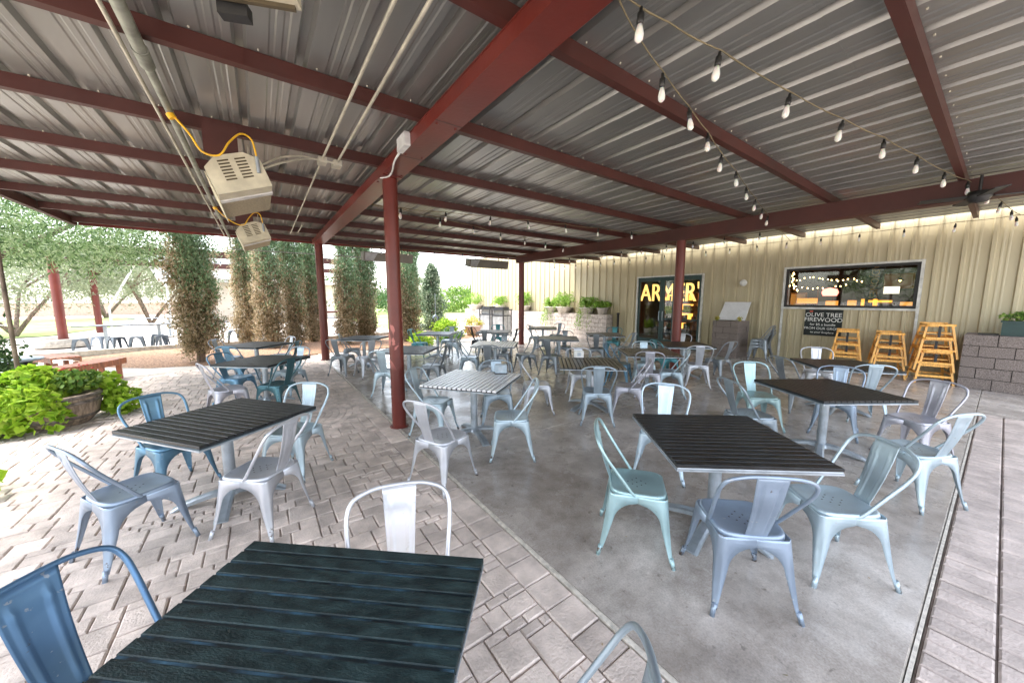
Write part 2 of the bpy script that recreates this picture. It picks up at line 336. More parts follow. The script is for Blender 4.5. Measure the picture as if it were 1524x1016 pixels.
# curved mulch bed under the cypresses, kerb, path
bed=[(-4.6,15.9),(-3.2,13.2),(-2.4,12.5),(-1.2,12.15),(0,12.35),(1.5,12.75),(4.5,12.9),(8.5,14.2),(7.8,17.0),(5,17.4),(2,17.0),(-1.5,16.9),(-3.2,16.9)]
MB().prism(bed,-.05,.012).build('mulch_bed',M['mulch'],kind='structure')
MB().prism([(-8,11.0),(-2.2,11.4),(-.9,11.9),(-2.4,12.9),(-3.6,13.6),(-8,14.2)],-.05,.006).build('concrete_path',M['path'],kind='structure')
MB().prism([(4.6,12.95),(12,12.76),(12,24),(8.2,24),(7.9,17),(8.6,14.2)],-.05,.004).build('far_path',M['path'],kind='structure')
kb=MB()
kp=smoothpts([(-7.5,16.0,.0),(-4.7,16.7,.0),(-3.2,17.0,.0),(-1.5,17.05,.0),(2,17.1,.0),(5,17.5,.0),(7.8,17.1,.0)],6)
for a,b_ in zip(kp[:-1],kp[1:]):
    kb.prism([(a[0],a[1]),(b_[0],b_[1]),(b_[0],b_[1]+.22),(a[0],a[1]+.22)],-.05,.13)
kb.build('bed_kerb',M['kerb'],kind='structure')
# ------------------------------------------------------------------ ROOF STRUCTURE
roof=empty('patio_roof',(4,4,3.4),label='long open patio roof of ribbed galvanised sheet on dark red steel framing',cat='roof')
def rp(mb,name,m,**k):
    o=mb.build(name,m,roof,**k); o.matrix_parent_inverse=roof.matrix_world.inverted(); o.location=(-4,-4,-3.4); return o
def sheetprofile(u0,u1,pitch=.335,h=.034):
    pts=[];u=u0
    while u<u1:
        for du,dz in ((0,0),(.095,0),(.105,.006),(.125,.006),(.135,0),(.165,0),(.175,.006),(.195,.006),(.205,0),(.245,0),(.262,h),(.306,h),(.323,0)):
            if u+du*pitch/.335<=u1: pts.append((u+du*pitch/.335,dz))
        u+=pitch
    return pts
rf=MB(); pr=sheetprofile(-3.259,12.06,.37,.042)
ysec=[-.98,.9,2.4,6.1,9.6,12.15]
for i in range(5):
    z0=3.520-(i%2)*.0035
    G=[[(u,yv,z0+d) for u,d in pr] for yv in (ysec[i]-.05,ysec[i+1]+.05)]
    rf.grid(G,0,False)
rsh=rp(rf,'roof_sheet',M['galv'])
sc_=MB()
for k in range(-1,9):
    yk=.49+1.412*k-.035
    for j in range(41):
        xk=-3.259+.05+.37*j
        if xk<12: sc_.lathe([(0,-.012),(.006,-.011),(.008,0)],5,c=(xk,yk,3.517),smooth=False)
rp(sc_,'roof_screws',M['conduit'],kind='stuff')
md=rsh.modifiers.new('t','SOLIDIFY'); md.thickness=.002; md.offset=1
pur=MB()
for k in range(-1,9):
    yk=.49+1.412*k+.0
    p=MB(); p.box((-3.13,yk,3.40),(12.1,yk+.006,3.515)); p.box((-3.13,yk+.0062,3.40),(12.1,yk+.07,3.408)); p.box((-3.13,yk+.0062,3.506),(12.1,yk+.07,3.513))
    p.box((-3.13,yk+.064,3.4083),(12.1,yk+.07,3.425))
    rp(p,'purlin',M['redmuted'])
p=MB(); p.box((1.345,-1.02,3.28),(1.595,11.62,3.398)); p.box((1.335,-1.02,3.392),(1.605,11.62,3.3985))
p.box((1.34,3.0,3.2775),(1.60,3.006,3.281),1); p.box((1.34,3.93,3.2775),(1.60,3.936,3.281),1)
for yy_ in (3.06,3.87,4.55,4.95,11.1):
    for xx_ in (1.38,1.56): p.lathe([(0,-.012),(.012,-.012),(.013,0)],6,c=(xx_,yy_,3.28),smooth=False)
p.box((1.35,4.6,3.268),(1.59,4.88,3.279)); rp(p,'main_beam',[M['red'],M['crack']])
p=MB(); p.box((8.13,-1.02,3.12),(8.37,11.1,3.398)); rp(p,'eave_beam',M['redmuted'])
p=MB(); p.box((-3.22,-1.02,3.36),(-3.14,12.1,3.515)); rp(p,'side_fascia',M['redmuted'])
p=MB(); p.box((-3.13,12.12,3.38),(12.05,12.17,3.515)); rp(p,'end_fascia',M['rust'])
def peel():
    m=M['red'].copy(); m.name='peeling_red_paint'; nt=m.node_tree; L=nt.links.new; b=nt.nodes['Principled BSDF']; src=b.inputs['Base Color'].links[0].from_socket
    g=N(nt,'ShaderNodeNewGeometry').outputs['Position']; n=N(nt,'ShaderNodeTexNoise'); n.inputs['Scale'].default_value=3.4; n.inputs['Detail'].default_value=3; n.inputs['Distortion'].default_value=.5; L(g,n.inputs['Vector'])
    sx=N(nt,'ShaderNodeSeparateXYZ'); L(g,sx.inputs[0]); z=ramp(nt,sx.outputs['Z'],[(.80,(0,0,0)),(.95,(1,1,1))]); f=ramp(nt,n.outputs['Fac'],[(.57,(0,0,0)),(.585,(1,1,1))])
    mr=N(nt,'ShaderNodeMath',operation='MULTIPLY'); lt_=N(nt,'ShaderNodeMath',operation='LESS_THAN'); lt_.inputs[1].default_value=1.75; L(sx.outputs['Z'],lt_.inputs[0]); m2=N(nt,'ShaderNodeMath',operation='MULTIPLY'); L(z,mr.inputs[0]); L(f,mr.inputs[1]); L(mr.outputs[0],m2.inputs[0]); L(lt_.outputs[0],m2.inputs[1])
    mx=N(nt,'ShaderNodeMix',data_type='RGBA'); L(m2.outputs[0],mx.inputs[0]); L(src,mx.inputs[6]); mx.inputs[7].default_value=(.42,.13,.11,1); L(mx.outputs[2],b.inputs['Base Color']); return m
M['peel']=peel()
def post(x,y,z1,r,label):
    o=MB().lathe([(r*1.0,0),(r,z1)],28).lathe([(r*1.35,0),(r*1.35,.012),(r,.013)],28).build('steel_post',M['peel'] if 'peeling' in label else M['red'],label=label,cat='post',group='red posts holding up the patio roof')
    o.location=(x,y,0); return o
post(1.47,4.74,3.28,.092,'big red round post with peeling paint patches at the middle of the patio')
post(1.47,11.35,3.28,.105,'red round post at the far end of the main beam by the cypresses')
post(8.25,4.62,3.12,.105,'red round post in front of the glass doors')
post(8.25,10.9,3.12,.105,'far red round post beside the trash bins and planter wall')
# ------------------------------------------------------------------ BUILDING
bld=empty('building',(12.2,5,0),label='long cream ribbed metal building along the patio with doors and picture window',cat='building')
def bp_(mb,name,m,parent=None,**k):
    o=mb.build(name,m,parent or bld,**k)
    if parent is None: o.location=(-12.2,-5,0)
    return o
DY0,DY1,DZ=6.0,8.45,2.56; WY0,WY1,WZ0,WZ1=1.18,3.68,1.53,2.585; WT=4.4; WYA,WYB=-9.18,22.0
wm=MB(); prof=sheetprofile(WYA,WYB,.365,.042)
def wallstrip(y0,y1,z0,z1):
    pts=[(u,d) for u,d in prof if y0<u<y1]; pts=[(y0,0)]+pts+[(y1,0)]
    wm.grid([[(12.2-d,u,z0) for u,d in pts],[(12.2-d,u,z1) for u,d in pts]],0,False)
wallstrip(WYA,WY0,0,WT); wallstrip(WY0,WY1,0,WZ0); wallstrip(WY0,WY1,WZ1,WT); wallstrip(WY1,DY0,0,WT); wallstrip(DY0,DY1,DZ,WT); wallstrip(DY1,WYB,0,WT)
bp_(wm,'wall',M['wall'])
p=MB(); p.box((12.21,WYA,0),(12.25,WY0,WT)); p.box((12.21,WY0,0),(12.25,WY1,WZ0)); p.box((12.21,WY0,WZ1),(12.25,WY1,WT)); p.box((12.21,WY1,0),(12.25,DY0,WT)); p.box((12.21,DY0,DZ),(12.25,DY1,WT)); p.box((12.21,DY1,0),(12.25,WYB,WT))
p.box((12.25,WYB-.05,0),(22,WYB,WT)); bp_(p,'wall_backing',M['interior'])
p=MB(); p.box((11.96,WYA,WT),(22,WYB+.2,WT+.08)); p.box((11.99,WYA,WT-.16),(12.06,WYB,WT-.001)) ; 
p=MB(); p.box((12.15,WYA,WT),(22,WYB+.2,WT+.08)); bp_(p,'roof',M['roofgrey'])
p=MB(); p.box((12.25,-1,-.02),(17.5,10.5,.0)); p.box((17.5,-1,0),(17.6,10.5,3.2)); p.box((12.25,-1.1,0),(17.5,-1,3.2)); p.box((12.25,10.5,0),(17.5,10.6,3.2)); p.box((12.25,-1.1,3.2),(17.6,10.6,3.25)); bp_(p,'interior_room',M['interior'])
# window
wf=MB(); f=.05
for a,b_ in (((12.13,WY0-f,WZ1),(12.23,WY1+f,WZ1+f)),((12.13,WY0-f,WZ0-f),(12.23,WY1+f,WZ0)),((12.13,WY0-f,WZ0),(12.23,WY0,WZ1)),((12.13,WY1,WZ0),(12.23,WY1+f,WZ1))): wf.box(a,b_)
wf.box((12.145,WY0-f,0),(12.19,WY0-.005,WZ0-f-.002)); wf.box((12.145,WY1+.005,0),(12.19,WY1+f,WZ0-f-.002))
win=bp_(wf,'window',M['whiteframe'])
wi=MB(); g=.06
for a,b_ in (((12.16,WY0,WZ1-g),(12.21,WY1,WZ1)),((12.16,WY0,WZ0),(12.21,WY1,WZ0+g)),((12.16,WY0,WZ0+g),(12.21,WY0+g,WZ1-g)),((12.16,WY1-g,WZ0+g),(12.21,WY1,WZ1-g))): wi.box(a,b_)
wi.build('frame',M['black'],win)
MB().box((12.185,WY0+g,WZ0+g),(12.191,WY1-g,WZ1-g)).build('pane',M['glass'],win)
# doors
df=MB(); f=.045
df.box((12.11,DY0-f,0),(12.23,DY0,DZ)); df.box((12.11,DY1,0),(12.23,DY1+f,DZ)); df.box((12.11,DY0-f,DZ),(12.23,DY1+f,DZ+f))
bp_(df,'door_surround',M['whiteframe'])
def doorleaf(y0,y1,hs):
    d=MB(); w=.085
    d.box((12.15,y0,0),(12.21,y0+w,DZ-.06)); d.box((12.15,y1-w,0),(12.21,y1,DZ-.06)); d.box((12.15,y0+w,DZ-.15),(12.21,y1-w,DZ-.06)); d.box((12.15,y0+w,0),(12.21,y1-w,.26))
    o=bp_(d,'door',M['darkgreen'])
    MB().box((12.177,y0+w,.26),(12.183,y1-w,DZ-.15)).build('pane',M['glass'],o)
    if hs is not None:
        h_=MB(); h_.tube([(12.12,hs,.95),(12.10,hs,1.0),(12.10,hs,1.25),(12.12,hs,1.3)],.012); h_.build('handle',M['tframe'],o)
        MB().box((12.11,y0+w,1.0),(12.148,y1-w,1.05)).build('push_bar',M['darkgreen'],o) if y1-y0<1.0 else None
p=MB(); p.box((12.14,DY0,DZ-.058),(12.22,DY1,DZ)); bp_(p,'door_header',M['darkgreen'])
doorleaf(DY0+.01,6.93,6.85); doorleaf(6.94,7.42,7.36); doorleaf(7.43,DY1-.01,7.5)
# things inside the building
def textmesh(name,body,size,loc,rot,m,parent=None,ext=.004,**k):
    cu=bpy.data.curves.new(name,'FONT'); cu.body=body; cu.size=size; cu.extrude=ext; cu.align_x='CENTER'; cu.align_y='CENTER'
    t=bpy.data.objects.new(name+'_c',cu); COL.objects.link(t); bpy.context.view_layer.update()
    me=bpy.data.meshes.new_from_object(t.evaluated_get(bpy.context.evaluated_depsgraph_get())); bpy.data.objects.remove(t)
    me.materials.clear(); me.materials.append(m); me.name=name
    o=bpy.data.objects.new(name,me); COL.objects.link(o); o.location=loc; o.rotation_euler=rot
    if parent: o.parent=parent
    return tag(o,**k)
RW=(R(90),0,R(-90))   # reads correctly when looking along +x
lt=empty('lit_letters',(13.9,8.0,2.55),label='warm glowing farm market letters hung inside above the glass doors',cat='sign')
lt.location=(13.6,0,0)
o=textmesh('letters',"FARMER'S",.62,(0,8.05,1.98),RW,M['warmsoft'],lt,.03); k_=o.dimensions; o.scale=(3.2/max(k_.x,.1),.74/max(k_.y,.1),1)
sh=empty('display_shelf',(16.6,7.6,0),label='warm lit wooden shelves of goods inside behind the glass doors',cat='shelf')
sm=MB(); 
for z in (.3,.75,1.2,1.65,2.05): sm.box((0,-2.6,z),(.5,2.6,z+.04))
for yv in (-2.64,-.9,.9,2.6): sm.box((0,yv,0),(.5,yv+.04,2.1))
sm.build('frame',M['woodwarm'],sh)
gd=MB()
for z in (.34,.79,1.24,1.69):
    yv=-2.5
    while yv<2.4:
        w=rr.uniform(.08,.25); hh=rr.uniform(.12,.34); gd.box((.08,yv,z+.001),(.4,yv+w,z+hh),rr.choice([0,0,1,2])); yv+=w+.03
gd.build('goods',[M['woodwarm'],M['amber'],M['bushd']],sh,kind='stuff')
for z in (.95,1.4,1.85): MB().box((.42,-2.4,z),(.45,2.4,z+.10)).build('shelf_glow_strip',M['amber'],sh)  # glowing strips added to give the shelves their amber glow
ol=empty('pendant_lamp',(14.4,6.35,2.5),label='orange glowing pendant shade inside at the top right of the doors',cat='lamp')
MB().lathe([(.04,.2),(.22,.12),(.26,-.08),(.24,-.10)],20).build('shade',M['orange'],ol); MB().lathe([(0,-.05),(.06,-.04),(.06,.05),(0,.06)],12).build('bulb',M['warm'],ol)
# string of warm bulbs seen through the window
def warmstring(name,pts,label):
    o=empty(name,(0,0,0),label=label,cat='string lights')
    MB().tube(pts,.004,5).build('cable',M['socket'],o)
    for p_ in pts: 
        b_=MB().lathe([(0,-.022),(.016,-.008),(.016,.008),(0,.022)],8,c=(p_[0],p_[1]+rr.uniform(-.03,.03),p_[2]+rr.uniform(-.03,.02))).build('bulb',M['warm'],o)
warmstring('string_lights',smoothpts([(14.6,5.0,2.42),(14.6,4.6,2.28),(14.8,4.0,2.15),(15,3.5,2.10),(15.2,3.0,2.2)],4),'warm lit bulb string draped inside, seen upper left through the window')
warmstring('string_lights',smoothpts([(13.6,3.95,2.55),(13.6,3.93,2.36),(13.6,3.91,2.18),(13.6,3.80,2.02)],4),'short vertical column of glowing red orange bulbs inside the window')
warmstring('string_lights',smoothpts([(15.5,4.4,2.4),(15.5,3.9,2.5),(15.4,3.4,2.35),(15.4,2.9,2.38),(15.2,2.4,2.2)],4),'second warm bulb string hanging deeper inside the room')
ns=empty('neon_sign',(14.2,3.15,1.95),label='pink red lit rounded sign inside the window centre',cat='sign')
nb=MB(); nb.prism([(-.16,-.10),(.16,-.10),(.2,0),(.16,.10),(0,.14),(-.16,.10),(-.2,0)],0,.03); o=nb.build('panel',M['neon'],ns); o.rotation_euler=RW
ms=empty('menu_sign',(13.3,1.75,1.98),label='small pale lit menu sign inside the window, right side',cat='sign'); MB().box((0,-.14,-.09),(.03,.14,.09)).build('panel',M['screen'],ms); 
bn=empty('banner',(12.9,2.02,2.2),label='black vertical banner with orange lettering hanging inside the window',cat='banner')
MB().box((0,-.17,-.45),(.02,.17,.42)).build('cloth',M['black'],bn); textmesh('lettering','ADJONES',.21,(-.006,0,0),(0,R(-90),0),M['woodwarm'],bn,.003)
bn.children[1].rotation_euler=(R(90),R(90),R(-90))
st_=empty('counter',(14.8,2.9,0),label='dark wooden bar counter with added glowing pieces on its back shelf inside the window',cat='counter')
MB().box((0,-2.3,0),(.6,2.3,1.05)).box((-.05,-2.35,1.05),(.65,2.35,1.1)).build('body',M['woodwarm'],st_); q=MB(); yv=-2.2
while yv<2.1:
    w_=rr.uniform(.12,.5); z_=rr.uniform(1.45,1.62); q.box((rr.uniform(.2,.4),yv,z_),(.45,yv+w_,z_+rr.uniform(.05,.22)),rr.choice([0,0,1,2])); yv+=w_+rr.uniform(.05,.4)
q.box((.25,-2.2,1.40),(.5,2.2,1.44),1); q.build('back_shelf',[M['amber2'],M['woodwarm'],M['glassy']],st_)  # amber pieces glow by emission in place of a lit interior
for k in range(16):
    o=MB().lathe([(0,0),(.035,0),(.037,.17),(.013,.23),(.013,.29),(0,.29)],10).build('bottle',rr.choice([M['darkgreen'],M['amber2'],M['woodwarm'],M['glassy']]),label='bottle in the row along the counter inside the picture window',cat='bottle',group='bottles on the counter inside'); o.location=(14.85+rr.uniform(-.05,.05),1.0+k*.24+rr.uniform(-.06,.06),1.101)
for k,(yy_,zz_) in enumerate(((3.3,2.35),(2.6,2.38),(1.9,2.3))):
    o=empty('pendant_lamp',(15.6,yy_,zz_),label=['left','middle','right'][k]+' of three small amber pendants deep inside the window',cat='lamp'); MB().lathe([(.02,.1),(.09,.0),(.08,0)],14).tube([(0,0,.1),(0,0,.7)],.006,5).build('shade',M['black'],o); MB().lathe([(0,-.03),(.03,0),(0,.03)],10).build('bulb',M['warm'],o)
for k,(yy_,zz_,w_,h_) in enumerate(((4.9,1.7,.35,.3),(4.0,1.75,.25,.35),(2.2,2.35,.4,.25),(1.2,1.9,.3,.35),(.6,2.2,.35,.25))):
    o=empty('picture_frame',(17.46,yy_,zz_),label='framed picture on the dark back wall inside, '+['far left','left','centre high','right','far right'][k],cat='picture'); MB().box((0,-w_,-h_),(.03,w_,h_)).build('frame',M['woodwarm'],o); MB().box((-.004,-w_+.05,-h_+.05),(-.001,w_-.05,h_-.05)).build('print',[M['canvas'],M['olivepale'],M['stucco'],M['bushd'],M['pinkwall']][k],o)
os_=empty('easel',(13.4,2.05,0),label='bright orange wooden easel frame standing inside the window',cat='easel'); MB().box((0,-.05,0),(.05,.03,2.0)).box((0,-.32,1.66),(.05,.12,1.72)).box((0,.2,0),(.05,.26,1.75)).build('frame',M['orange'],os_)  # emission makes the wooden easel look lit; it is no lamp
# wall lamp
wl=empty('wall_lamp',(12.13,4.72,2.24),label='small round white lamp on the cream wall above the whiteboard',cat='lamp'); MB().lathe([(0,0),(.07,.0),(.1,.05),(.09,.10),(.04,.14),(0,.145)],20).build('globe',M['plasticw'],wl).rotation_euler=(0,R(-90),0)
# chalkboard
cb=empty('chalkboard',(12.13,2.78,1.13),label='black chalkboard advertising olive tree firewood on the wall below the window',cat='chalkboard')
MB().box((0,-.385,-.35),(.02,.385,.34)).build('board',M['chalk'],cb)
for body,sz,z,mm in (('OLIVE TREE',.145,.20,'chalkw'),('FIREWOOD',.15,.07,'chalkw'),('for $5 a bundle',.085,-.055,'chalkw'),('FROM OUR GROVE',.088,-.16,'chalkw'),('to your fireplace',.072,-.26,'chalkw')):
    textmesh('writing',body,sz,(-.004,0,z),RW,M[mm],cb,.001)
MB().box((-.003,.22,.275),(-.001,.29,.31)).build('writing',M['chalkr'],cb)
# plinth + whiteboard
def blockwall(name,x0,y0,x1,y1,z1,m,label,cat='block wall',bh=.2,bl=.41,jit=.012):
    """courses of split-face block with recessed joints"""
    q=MB(); nz=int(round(z1/bh)); bh=z1/nz
    q.box((x0+.03,y0+.03,0),(x1-.01,y1-.03,z1-.03),1)
    for r_ in range(nz):
        z0_=r_*bh
        yv=y0-(bl/2 if r_%2 else 0)
        while yv<y1:
            a=max(yv,y0)+.006; b_=min(yv+bl,y1)-.006
            if b_-a>.03: q.box((x0+rr.uniform(0,jit),a,z0_+.006),(x0+.2,b_,z0_+bh-.006),0)
            yv+=bl
        xv=x0+.2
        while xv<x1-.01:
            b_=min(xv+bl,x1)-.003
            for (ya,yb) in ((y0+rr.uniform(0,jit),y0+.2),(y1-.2,y1-rr.uniform(0,jit))): q.box((xv+.003,ya,z0_+.003),(b_,yb,z0_+bh-.003),0)
            xv+=bl
    return q.build(name,[m,M['crack']],label=label,cat=cat)
blockwall('block_plinth',11.32,4.48,12.1,5.2,1.1,M['block'],'brown block plinth under the whiteboard beside the doors','plinth')
wb=empty('whiteboard',(11.75,4.85,1.11),label='blank white board leaning on top of the brown block plinth',cat='whiteboard'); q=MB(); q.add([(-.06,-.39,0),(-.06,.37,0),(.2,.30,.55),(.2,-.42,.55),(-.035,-.39,0),(-.035,.37,0),(.225,.30,.55),(.225,-.42,.55)],[(0,1,2,3),(7,6,5,4),(0,4,5,1),(1,5,6,2),(2,6,7,3),(3,7,4,0)]); q.build('board',M['board'],wb)
for yy_,lb in ((5.15,'left'),(4.52,'right')):
    C_=np.array([ball((11.5,yy_,1.17),(.06,.08,.07)) for _ in range(70)]); leaves('flower_sprig',C_,None,.05,.6,M['flower'],label=f'small yellow flower sprig on the plinth, {lb} of the whiteboard',cat='flowers')
blockwall('block_wall',11.28,-4.5,12.1,.42,1.06,M['block'],'dark brown block retaining wall at the right beside the high chairs')
blockwall('planter_wall',11.72,9.62,12.12,22,1.1,M['blocklight'],'long pale tan block planter wall topped with potted ferns','planter wall')
# planter box on right wall
pb=empty('planter_box',(11.6,-.42,1.06),label='dark green planter box of small white flowers on the right block wall',cat='planter'); q=MB(); q.prism([(-.14,-.5),(.14,-.5),(.14,.42),(-.14,.42)],.0,.25); q.box((-.16,-.52,.25),(.16,.44,.28)); q.build('box',M['planterg'],pb)
leaves('foliage',np.array([ball((0,0,.36),(.16,.5,.12)) for _ in range(700)]),None,.07,.5,M['bushg'],pb)
bm=empty('box_lid',(11.6,.16,1.061),label='flat black tray lying on the right block wall beside the planter box',cat='tray'); MB().box((-.15,-.14,0),(.15,.1,.02)).build('tray',M['black'],bm)
# ferns in pots along the planter wall
def fernpot(x,y,z,r,hh,trail,label,pot=True):
    o=empty('potted_fern',(x,y,z),label=label,cat='potted plant',group='potted ferns along the planter wall')
    if pot: MB().lathe([(0,0),(r*.55,0),(r*.75,.24),(r*.85,.24),(r*.85,.28),(r*.66,.28),(r*.6,.24),(0,.24)],16).build('pot',M['potw'],o)
    fr_=[]; n=70
    for i in range(n):
        a=RNG.uniform(0,2*math.pi); L_=r*RNG.uniform(.7,1.5); up=hh*RNG.uniform(.3,1)
        for t in np.linspace(.1,1,26):
            px=math.cos(a)*L_*t; py=math.sin(a)*L_*t; pz=.26+up*math.sin(t*2.2)-max(0,t-.55)*trail*(1.5 if px<0 else .3)
            fr_.append((px+RNG.normal()*.015,py+RNG.normal()*.015,pz+RNG.normal()*.015))
    leaves('foliage',np.array(fr_),None,.085,.35,M['fern'],o)
for a in ((11.9,10.0,1.1,.3,.3,.1,'small pale pot with short fern at the near end of the planter wall'),(11.85,10.8,1.1,.42,.55,1.6,'fern trailing over the wall front, second from the near end'),(11.9,12.3,1.1,.5,.75,.3,'tallest full fern on the planter wall'),(11.85,13.2,1.1,.42,.5,1.5,'fern trailing down beside the tallest fern'),(11.9,15.4,1.1,.42,.8,.2,'conical fern in pale pot midway along the planter wall'),(11.9,17.9,1.1,.45,.6,.3,'fern just right of the far red post'),(11.9,20.8,1.1,.7,.9,.4,'bright bushy fern left of the far red post')): fernpot(*a)
# black bollard beside door
bo=MB().lathe([(.045,0),(.045,1.12),(.06,1.13),(.06,1.18),(0,1.2)],14).build('bollard',M['black'],label='thin black post between the planter wall and the glass doors',cat='post'); bo.location=(12.0,9.25,0)
# ------------------------------------------------------------------ CHAIRS
def make_chair():
    root=empty('metal_chair')
    # seat pan: rounded square with rolled edge
    seat=MB(); n=32
    def sq(a,b_,e,k):
        t=2*math.pi*k/n; c,s_=math.cos(t),math.sin(t)
        ee=e if s_>0 else e*.82
        return (a*math.copysign(abs(c)**(2/ee),c),b_*math.copysign(abs(s_)**(2/ee),s_))
    rings=[]
    for a,b_,z in ((.0,.0,.440),(.08,.08,.4405),(.145,.145,.4445),(.165,.165,.452),(.176,.176,.4535),(.184,.184,.450),(.187,.187,.440),(.188,.188,.425)):
        rings.append([(*sq(a,b_,5,k),z) for k in range(n)])
    vs=[p for r_ in rings for p in r_]; fs=[(i*n+k,i*n+(k+1)%n,(i+1)*n+(k+1)%n,(i+1)*n+k) for i in range(len(rings)-1) for k in range(n)]
    seat.add(vs,fs,0,True)
    for hx,hy in ((0,0),(.03,.03),(-.03,.03),(.03,-.03),(-.03,-.03),(.06,0),(-.06,0),(0,.06),(0,-.06)):
        seat.add([(hx+.0055*math.cos(t*math.pi/4),hy+.0055*math.sin(t*math.pi/4),.4425) for t in range(8)],[tuple(range(8))],1)
    so=seat.build('seat',[M['sky'],M['crack']],root)
    # legs: folded sheet corner, two wings flaring into the arch, groove down the corner
    for sx in (-1,1):
        for sy in (-1,1):
            lg=MB(); G=[]
            ft=(.232,.228) if sy>0 else (.225,.245); K=26
            for i in range(K+1):
                t=i/K; z=.035+(.436-.035)*t
                ou=ft[0]+(.186-ft[0])*(t**.8 if t<1 else 1); ov=ft[1]+(.186-ft[1])*(t**.8)
                # wing width
                if t<.55: w=.020+.034*(t/.55)**1.1
                else:
                    q_=(t-.55)/.32
                    w=.054+(.186-.054)*(1-math.sqrt(max(0,1-min(1,q_)**2)))
                w=min(w,.186 if t>.87 else w)
                c_=.010+.012*t; gr=.007*math.sin(math.pi*min(1,max(0,(t-.08)/.72)))
                prof_=[(ou-w if t<.87 else 0,ov),(ou-c_*2.1,ov),(ou-c_,ov-.001),(ou-c_*.55-gr,ov-c_*.55-gr),(ou-.001,ov-c_),(ou,ov-c_*2.1),(ou,ov-w if t<.87 else 0)]
                G.append([(sx*a,sy*b_,z) for a,b_ in prof_])
            if sx*sy<0: G=[g_[::-1] for g_ in G]
            lg.grid(G,0,True)
            p0=(sx*(ft[0]+.004),sy*(ft[1]+.004),0.0); p1=(sx*(ft[0]-.010),sy*(ft[1]-.010),.062)
            lg.tube([p0,p1],.012,8,rr=[.0135,.0145])
            o=lg.build('leg',M['sky'],root); mdf=o.modifiers.new('t','SOLIDIFY'); mdf.thickness=.0025; mdf.offset=-1
    # back splat with pressed ribs
    bs=MB(); G=[]; 
    for i in range(17):
        t=i/16; z=.44+.405*t; yv=-.178-.115*t-.012*math.sin(math.pi*t); hw=.056+.024*t
        row=[]
        for j in range(21):
            s_=-1+2*j/20; xx=hw*s_; dd=0
            if .08<t<.82:
                for c0 in (-.56,.56):
                    dd+=.0065*math.exp(-((s_-c0)/.09)**2)
            if abs(t-.82)<.04 and abs(s_)<.62: dd+=.005
            row.append((xx,yv+dd+.004*s_*s_,z))
        G.append(row)
    bs.grid(G,0,True); o=bs.build('backrest',M['sky'],root); mdf=o.modifiers.new('t','SOLIDIFY'); mdf.thickness=.003
    half=[(.180,-.02,.435),(.190,-.05,.47),(.212,-.135,.59),(.230,-.205,.69),(.232,-.248,.76),(.205,-.275,.812),(.13,-.292,.842),(.05,-.298,.850)]
    pts=smoothpts(half+[(-x,y_,z) for x,y_,z in half[::-1]],4)
    MB().tube(pts,.0105,10).build('back_frame',M['sky'],root)
    return root
proto=make_chair(); reg(proto)
protochildren=[(c,c.data) for c in proto.children]
_cache={}
def colour_tree(o,key):
    for c in o.children:
        base=c.data.name.split('#')[0]
        kk=(base,key)
        if kk not in _cache:
            d=c.data.copy(); d.name=base+'#'+key; d.materials[0]=CB if key=='black' else M[key]; _cache[kk]=d
        c.data=_cache[kk]
TD={1:'the nearest dark green table',2:'the black table beside the barrel planter',18:'the middle black table on the left pavers',19:'the farthest black table on the left pavers',
17:'the dark table beside the rear red post',16:'the grey table hidden behind the big red post',15:'the grey table in front of the cone evergreen',6:'the striped white table with grey napkin box',
7:'the brown slatted table with white napkin box',13:'the silver table behind the striped white one',14:'the silver table nearest the trash bins',12:'the thin dark table right of the far red post',
11:'the plain grey table facing the planter wall',10:'the small brown table left of the glass doors',8:'the dark table in front of the glass doors',9:'the black table by the door post',
5:'the black table nearest the high chairs',4:'the smooth black table on a pale column',3:'the big black striped table at right front'}
